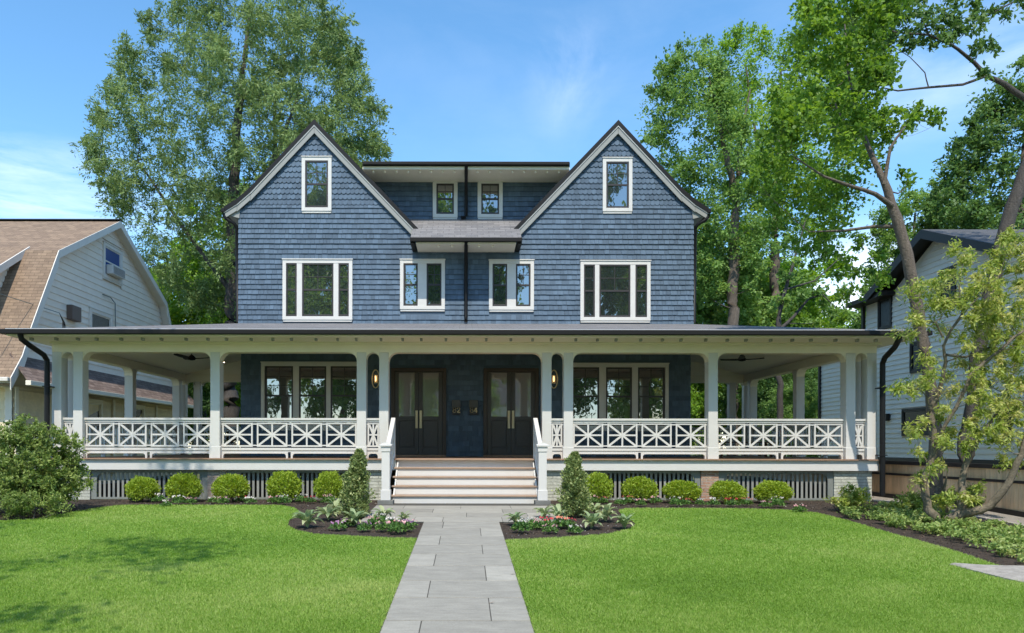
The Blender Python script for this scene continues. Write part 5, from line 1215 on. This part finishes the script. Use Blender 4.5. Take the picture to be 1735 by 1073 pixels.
globes = [(240, 56, 809, 'dark shaded round clipped shrub nearest the big bush at left'), (311.5, 60, 803, 'round clipped shrub before the left end of the first grille, beside the faded brick pier'), (393, 62, 804, 'round clipped shrub standing in front of the faded brick pier'),
          (480, 60, 799, 'bright round clipped shrub in the middle of the second left grille'), (559, 52, 799, 'round clipped shrub partly behind the upright evergreen left of the steps'),
          (1014, 54, 801, 'round clipped shrub partly behind the upright evergreen right of the steps'), (1083.5, 62, 807, 'bright round clipped shrub in the middle of the first right grille'),
          (1155, 66, 814, 'wide low round clipped shrub just left of the red brick pier'), (1231.5, 62, 814, 'round clipped shrub just right of the red brick pier'), (1310, 64, 814, 'round clipped shrub nearest the pale stone corner pier at right')]
for i, (px, wd, top, lab) in enumerate(globes):
    pr = protoG[i % 3]; o = pr if pr.name not in usedG else copy_tree(pr); usedG.add(pr.name)
    Y = 16.75+(.0 if i < 7 else -.15); o.location = ((px-CX)*Y/F, Y, 0.01); hh = CZ+(CY-top)*Y/F
    s_ = wd*Y/F/.83; o.scale = (s_, s_, hh/.66); o.rotation_euler = (.07*sin(i*2.1), .08*cos(i*3.3), i*1.3)
    tag(o, lab, 'shrub', 'round clipped shrubs along the porch')
# upright evergreens beside the steps
def cone(px, Y, h, wd, label, seed):
    random.seed(seed); g = np.random.default_rng(seed); x = (px-CX)*Y/F; z0 = gz(Y)
    t = empty('upright_evergreen', (x, Y, z0), label, 'evergreen', 'upright evergreens flanking the steps'); n = 8200
    u = g.random(n)**.85; prof_ = np.interp(u, [0, .06, .25, .5, .72, .88, 1], [.60, .92, 1, .80, .56, .38, .16])
    a = g.random(n)*2*pi; lump = 1+.15*np.sin(a*3+u*9+seed)+.12*np.sin(a*5-u*17)+.14*np.sin(u*23+a*2)
    r_ = prof_*wd/2*lump*(g.random(n)**.35)*(1+g.normal(size=n)*.15)
    lean = .07*np.sin(u*4.5+seed)*u
    P = np.stack([x+r_*np.cos(a)+lean, Y+r_*np.sin(a), z0+.05+u*(h-.05)], 1)
    ax = np.stack([np.cos(a)*.7, np.sin(a)*.7, .5+0*a], 1)+g.normal(size=(n, 3))*.5; l = g.uniform(.7, 1.4, n)*.05
    V_, Fq = leaf_quads(P, ax, l, l*.6, up=.3)
    quads_mesh('foliage', V_, Fq, np.clip(.45+g.normal(size=n)*.25, 0, 1), L_cone, t)
    T_ = Tree([[(x, Y, z0-.03, .035), (x+.02, Y, z0+h*.5, .022), (x, Y, z0+h*.93, .006)]])
    T_.grow([(x+wd*.33*cos(q), Y+wd*.33*sin(q), z0+h*random.uniform(.15, .8)) for q in [random.random()*6.28 for _ in range(26)]], minz=z0, tip=.004, thick=.01); T_.trunk('trunk', M_bark, t)
cone(603, 13.75, 1.32, .55, 'upright pointed evergreen at the left of the front steps', 4)
cone(975, 13.95, 1.26, .57, 'upright pointed evergreen at the right of the front steps', 8)
# big bush at left and low shrubs
def bush(name, blobs, n, leafn, L, ratio, m, label, base, cat='bush', droop=0., group=None, seed=3, r=.16):
    random.seed(seed); t = empty(name, base, label, cat, group); cl = []
    wts = [b[3]*b[4] for b in blobs]
    while len(cl) < n:
        b = random.choices(blobs, wts)[0]; d = Vector((random.gauss(0, 1), random.gauss(0, 1), random.gauss(0, 1))).normalized(); k = random.uniform(.45, 1.05)
        z = b[2]+d.z*b[4]*k
        if z < base[2]+.06: continue
        cl.append((b[0]+d.x*b[3]*k, b[1]+d.y*b[3]*k, z, r*random.uniform(.6, 1.4)))
    T_ = Tree([[(base[0]+a*.1, base[1], base[2]-.03, .03), (base[0]+a*.35, base[1]+.05, base[2]+.5*max(b_[2] for b_ in blobs), .012)] for a in (-1, 0, 1)])
    T_.grow(cl, minz=base[2], tip=.004, thick=.010, upw=.8); T_.trunk('stems', M_bark, t)
    crown('foliage', cl, leafn, L, L*ratio, m, t, twigs=6, upbias=.3, up=.6, droop=droop, spread=.2); return t
bush('large_bush', [(-8.75, 14.4, .95, .95, .85), (-8.2, 14.5, .7, .7, .65), (-9.5, 14.3, .9, .8, .75), (-8.05, 14.6, 1.3, .3, .3), (-8.45, 14.1, .45, .75, .4), (-8.7, 14.5, 1.62, .45, .3)], 620, 62, .068, .45, L_bush, 'large rounded broadleaf bush at the left end of the porch', (-8.75, 14.4, -.04), seed=5, r=.13)
bush('low_shrub', [(-8.0, 13.6, .2, .45, .26), (-8.4, 13.5, .2, .3, .2)], 50, 60, .06, .4, L_bush, 'low dark shrub at the foot of the large bush', (-8.1, 13.6, -.07), 'shrub', seed=6)
bush('low_shrub', [(-9.3, 13.6, .22, .4, .26)], 34, 60, .06, .4, L_dark, 'low shrub at the left edge of the photo in front of the large bush', (-9.3, 13.6, -.07), 'shrub', seed=7)
x, y = G(1437, 868)
bush('corner_shrub', [(x, y, .2, .34, .22), (x+.15, y, .33, .2, .16)], 46, 46, .085, .33, L_yel, 'yellow green shrub at the pale corner pier of the porch', (x, y, 0), 'shrub', droop=.3, seed=8, r=.12)
x, y = G(1560, 868)
bush('variegated_shrub', [(x-.3, y, .12, .34, .16), (x, y, .15, .3, .18)], 34, 44, .085, .33, L_yel, 'small pale yellow shrub left behind the multi-stemmed tree', (x, y, 0), 'shrub', droop=.3, seed=12, r=.12)
x, y = G(1652, 872)
bush('leafy_shrub', [(x-.12, y, .28, .26, .24)], 30, 44, .085, .33, L_bush, 'small green shrub between the stems of the multi-stemmed tree', (x, y, 0), 'shrub', seed=13, r=.12)
# ground cover under the tree
gpoly = [G(*p) for p in [(1412, 873), (1450, 866), (1500, 862), (1560, 868), (1640, 885), (1740, 905), (1900, 925), (1900, 985), (1760, 966), (1700, 948), (1640, 926), (1570, 908), (1500, 892), (1440, 879)]]
g = np.random.default_rng(5); gx = np.array(gpoly); cl = []
while len(cl) < 620:
    x = g.uniform(gx[:, 0].min(), gx[:, 0].max()); y = g.uniform(gx[:, 1].min(), gx[:, 1].max())
    if pip(np.array([x]), np.array([y]), gpoly)[0] and (sin(x*5.3+y*3)+sin(y*7.1-x*2) > -.9) and x < 9.8: cl.append((x, y, gz(y)+.04+g.random()*.10, .07+.05*g.random()))
o = crown('ground_cover', cl, 34, .058, .03, L_cover, None, twigs=7, upbias=.25, up=1.0, spread=.2, flat=.4); tag(o, 'leafy pale green ground cover spreading under the multi-stemmed tree', 'ground cover', kind='stuff')

# ---------------------------------------------------------------- broad-leaved perennials
def ear_proto(seed):
    g = random.Random(seed); t = empty('broadleaf_plant', (0, 0, 0)); m = MB()
    for k in range(22):
        a = k*2.4+g.uniform(-.2, .2); l = g.uniform(.16, .27); el = g.uniform(.5, 1.4); wd = l*.17; n = 5; base = Vector((.015*cos(a), .015*sin(a), .01+.05*g.random()))
        vs = []; fs = []; d = Vector((cos(a), sin(a), 0)); s_ = Vector((-sin(a), cos(a), 0)); p = base; e = el
        for i in range(n+1):
            u = i/n; ww = wd*(sin(pi*min(u*.92+.1, 1))**.7)*(1 if i < n else .05); cup = Vector((0, 0, ww*.35))
            vs += [p-s_*ww+cup, p, p+s_*ww+cup]; p = p+(d*cos(e)+Vector((0, 0, 1))*sin(e))*l/n; e -= .30
        for i in range(n):
            q = i*3; fs += [(q, q+1, q+4, q+3), (q+1, q+2, q+5, q+4)]
        m.add(vs, fs, g.uniform(.2, .95))
    m.build('leaves', L_ear, t, smooth=True, local=True); return t
earP = [ear_proto(s_) for s_ in (1, 2, 3)]; usedE = set()
ears = [(521, 897, 1.25, 'grey green broadleaf plant at the left tip of the left entry bed'), (556, 884, 1.15, 'broadleaf plant between the left tip plant and the evergreen, left bed'), (569, 873, 1.0, 'broadleaf plant at the back of the left bed beside the pink flowers'), (601, 894, 1.15, 'broadleaf plant directly in front of the left upright evergreen'), (651, 884, 1.0, 'broadleaf plant at the paving edge right of the left evergreen'), (684, 888, .7, 'small broadleaf plant at the right end of the left entry bed'),
        (874, 892, .95, 'broadleaf plant at the left corner of the right entry bed'), (922, 880, .95, 'broadleaf plant left of the right upright evergreen'), (946, 884, 1.0, 'broadleaf plant at the left foot of the right evergreen'), (1003, 898, 1.15, 'broadleaf plant at the front middle of the right entry bed'), (1010, 876, 1.1, 'broadleaf plant right behind the right upright evergreen'), (1026, 886, 1.1, 'broadleaf plant in the right part of the right bed'), (1058, 898, 1.05, 'broadleaf plant at the right tip of the right entry bed')]
for i, (px, py, s_, lab) in enumerate(ears):
    pr = earP[i % 3]; o = pr if pr.name not in usedE else copy_tree(pr); usedE.add(pr.name)
    x, y = G(px, py); o.location = (x, y, gz(y)+.012); o.scale = (s_*1.05, s_*1.05, s_*1.45); o.rotation_euler = (0, 0, i*1.1); tag(o, lab, 'plant', 'grey green broadleaf plants in the entry beds')
# ---------------------------------------------------------------- bedding flowers
def flower_proto(seed, petal):
    g = np.random.default_rng(seed); t = empty('flowering_plant', (0, 0, 0)); n = 170
    d = norm(g.normal(size=(n, 3))); P = d*np.array([.13, .13, .085])*(g.random(n)**.4)[:, None]; P[:, 2] = np.abs(P[:, 2])+.035
    l = g.uniform(.035, .06, n); V_, Fq = leaf_quads(P, d+g.normal(size=(n, 3))*.4, l, l*.5, up=1.0); quads_mesh('foliage', V_, Fq, g.random(n), L_fl, t, local=True)
    nf = 9; c = norm(g.normal(size=(nf, 3)))*np.array([.11, .11, .03]); c[:, 2] = np.abs(c[:, 2])+.118; c[:, 1] -= .015
    PP = []; AX = []
    for q in c:
        for k in range(5):
            a = k*2*pi/5+q[0]*40; v = np.array([cos(a), sin(a)*.55, sin(a)*.8]); PP.append(q+v*.010); AX.append(v)
    V_, Fq = leaf_quads(np.array(PP), np.array(AX), np.full(len(PP), .020), np.full(len(PP), .016), up=.6, fold=.1)
    quads_mesh('blossoms', V_, Fq, g.random(len(PP)), petal, t, local=True); return t
FPr = {'white': flower_proto(1, P_white), 'pink': flower_proto(2, P_pink), 'red': flower_proto(3, P_red), 'mauve': flower_proto(4, P_mauve), 'coral': flower_proto(5, P_coral)}; usedF = set()
fl = [(229, 850, 'white', 'at the foot of the darkest round shrub at left'), (270, 851, 'white', 'between the first and second round shrubs from the left'), (281, 858, 'white', 'nearest the lawn before the gap of the first two round shrubs'), (302, 854, 'white', 'under the second round shrub from the left'), (324, 854, 'pink', 'before the right side of the second round shrub from the left'), (361, 852, 'white', 'before the faded brick pier, left of its round shrub'), (378, 854, 'pink', 'under the round shrub at the faded brick pier'), (408, 850, 'red', 'right of the round shrub at the faded brick pier'), (424, 853, 'white', 'before the left edge of the second grille'), (464, 852, 'pink', 'under the left side of the bright shrub at the second grille'), (481, 854, 'white', 'under the bright round shrub of the second grille'), (512, 851, 'white', 'between the last two round shrubs left of the steps'), (526, 852, 'red', 'just left of the last round shrub before the steps'), (556, 853, 'pink', 'behind the left entry bed under the last round shrub'),
      (573, 898, 'mauve', 'left of the plant before the left evergreen'), (588, 892, 'mauve', 'close against the plant before the left evergreen'), (617, 900, 'mauve', 'right of the plant before the left evergreen'), (632, 893, 'pink', 'behind the mauve flowers of the left entry bed'), (650, 900, 'pink', 'in the front middle of the flower group, left entry bed'), (665, 894, 'white', 'in the middle of the flower group, left entry bed'), (672, 904, 'pink', 'nearest the lawn in the left entry bed'), (686, 900, 'mauve', 'front right of the left entry bed'), (695, 893, 'pink', 'rear right of the left entry bed near the walkway'), (642, 888, 'white', 'beside the paving edge plant of the left entry bed'),
      (884, 902, 'white', 'front left of the right entry bed'), (902, 893, 'white', 'behind the front left flowers of the right entry bed'), (911, 896, 'pink', 'left of the dark red flowers, right entry bed'), (924, 892, 'red', 'in the middle left of the right entry bed'), (933, 903, 'pink', 'nearest the lawn in the right entry bed'), (950, 894, 'coral', 'before the foot of the right upright evergreen'), (962, 893, 'red', 'right beside the coral flowers of the right entry bed'), (974, 903, 'white', 'front centre right of the right entry bed'), 
      (1003, 853, 'pink', 'behind the broadleaf plants, right of the right evergreen'), (1022, 852, 'coral', 'under the first round shrub right of the steps'), (1050, 854, 'white', 'before the first right grille, left of the second shrub'), (1063, 852, 'coral', 'under the left side of the second round shrub right of the steps'), (1086, 856, 'pink', 'under the second round shrub right of the steps'), (1111, 852, 'pink', 'between the second and third round shrubs right of the steps'), (1145, 856, 'white', 'under the left side of the wide low round shrub'), (1161, 855, 'coral', 'under the middle of the wide low round shrub'), (1187, 855, 'white', 'before the red brick pier'), (1209, 856, 'white', 'left under the shrub right of the red brick pier'), (1240, 856, 'red', 'under the shrub right of the red brick pier'), (1264, 855, 'coral', 'between the last two round shrubs at right'), (1298, 858, 'pink', 'left under the last round shrub at right'), (1318, 857, 'white', 'right under the last round shrub at right'), (1355, 866, 'pink', 'alone at the right end of the border near the corner pier')]
rf = random.Random(5)
for i, (px, py, c, where) in enumerate(fl):
    pr = FPr[c]; o = pr if pr.name not in usedF else copy_tree(pr); usedF.add(pr.name)
    x, y = G(px, py+3); s_ = rf.uniform(.95, 1.3)*(1.1 if py > 875 else 1.0); o.location = (x, y, gz(y)+.012); o.scale = (s_, s_, s_*rf.uniform(.9, 1.2)); o.rotation_euler = (0, 0, rf.random()*6)
    tag(o, '%s flowering plant %s' % (c, where), 'flower', 'low flowering plants in the beds')
# fallen petals on mulch and path stay one scatter
g = np.random.default_rng(9); P = []
while len(P) < 150:
    px, py = g.uniform(230, 1380), g.uniform(853, 866)
    if 640 < px < 940: px, py = g.uniform(720, 1080), g.uniform(892, 912)
    if 718 < px < 850: continue
    x, y = G(px, py); P.append((x, y, gz(y)+.02))
P = np.array(P); V_, Fq = leaf_quads(P, g.normal(size=(len(P), 3))*np.array([1, 1, .1]), np.full(len(P), .03), np.full(len(P), .022), up=3)
tag(quads_mesh('fallen_petals', V_, Fq, g.random(len(P)), P_white, None), 'scattered fallen white petals lying on the mulch', 'petals', kind='stuff')
# two dry leaves on the walkway
for px, py, l in ((834, 1028.5, 'small curled brown leaf beside the long joint of the front walkway'), (869, 979, 'small tan leaf at the right edge of the pale walkway slab')):
    x, y = G(px, py); m = MB(); m.add([(x-.03, y, gz(y)+.04), (x, y-.014, gz(y)+.048), (x+.035, y+.004, gz(y)+.055), (x, y+.016, gz(y)+.046)], [(0, 1, 2), (0, 2, 3)])
    tag(m.build('dry_leaf', mat('dry_leaf', (.22, .12, .06), .8), org=(x, y, gz(y)+.04)), l, 'leaf')
# mulch chips
g = np.random.default_rng(10); n = 42000; X = g.uniform(-10, 9.8, n); Y = g.uniform(9.0, 17.3, n)
k = ~pip(X, Y, lawnL) & ~pip(X, Y, lawnR) & ~((np.abs(X) < 1.97) & (Y > 13.5)) & ~((X > PWL-.03) & (X < PWR+.03)) & ~((X < -6) & (Y < 12.5)) 
X, Y = X[k], Y[k]; n = len(X); Z = np.where(Y > 15.5, 0, -.041*(15.5-Y))+.018
V_, Fq = leaf_quads(np.stack([X, Y, Z], 1), g.normal(size=(n, 3))*np.array([1, 1, .35]), g.uniform(.02, .05, n), g.uniform(.008, .018, n), up=1.5, fold=.2)
tag(quads_mesh('mulch_chips', V_, Fq, g.random(n), mat('mulch_chip', (.080, .056, .040), .95, var=.6), None), 'dark shredded bark mulch covering the planting beds', 'mulch', kind='stuff')
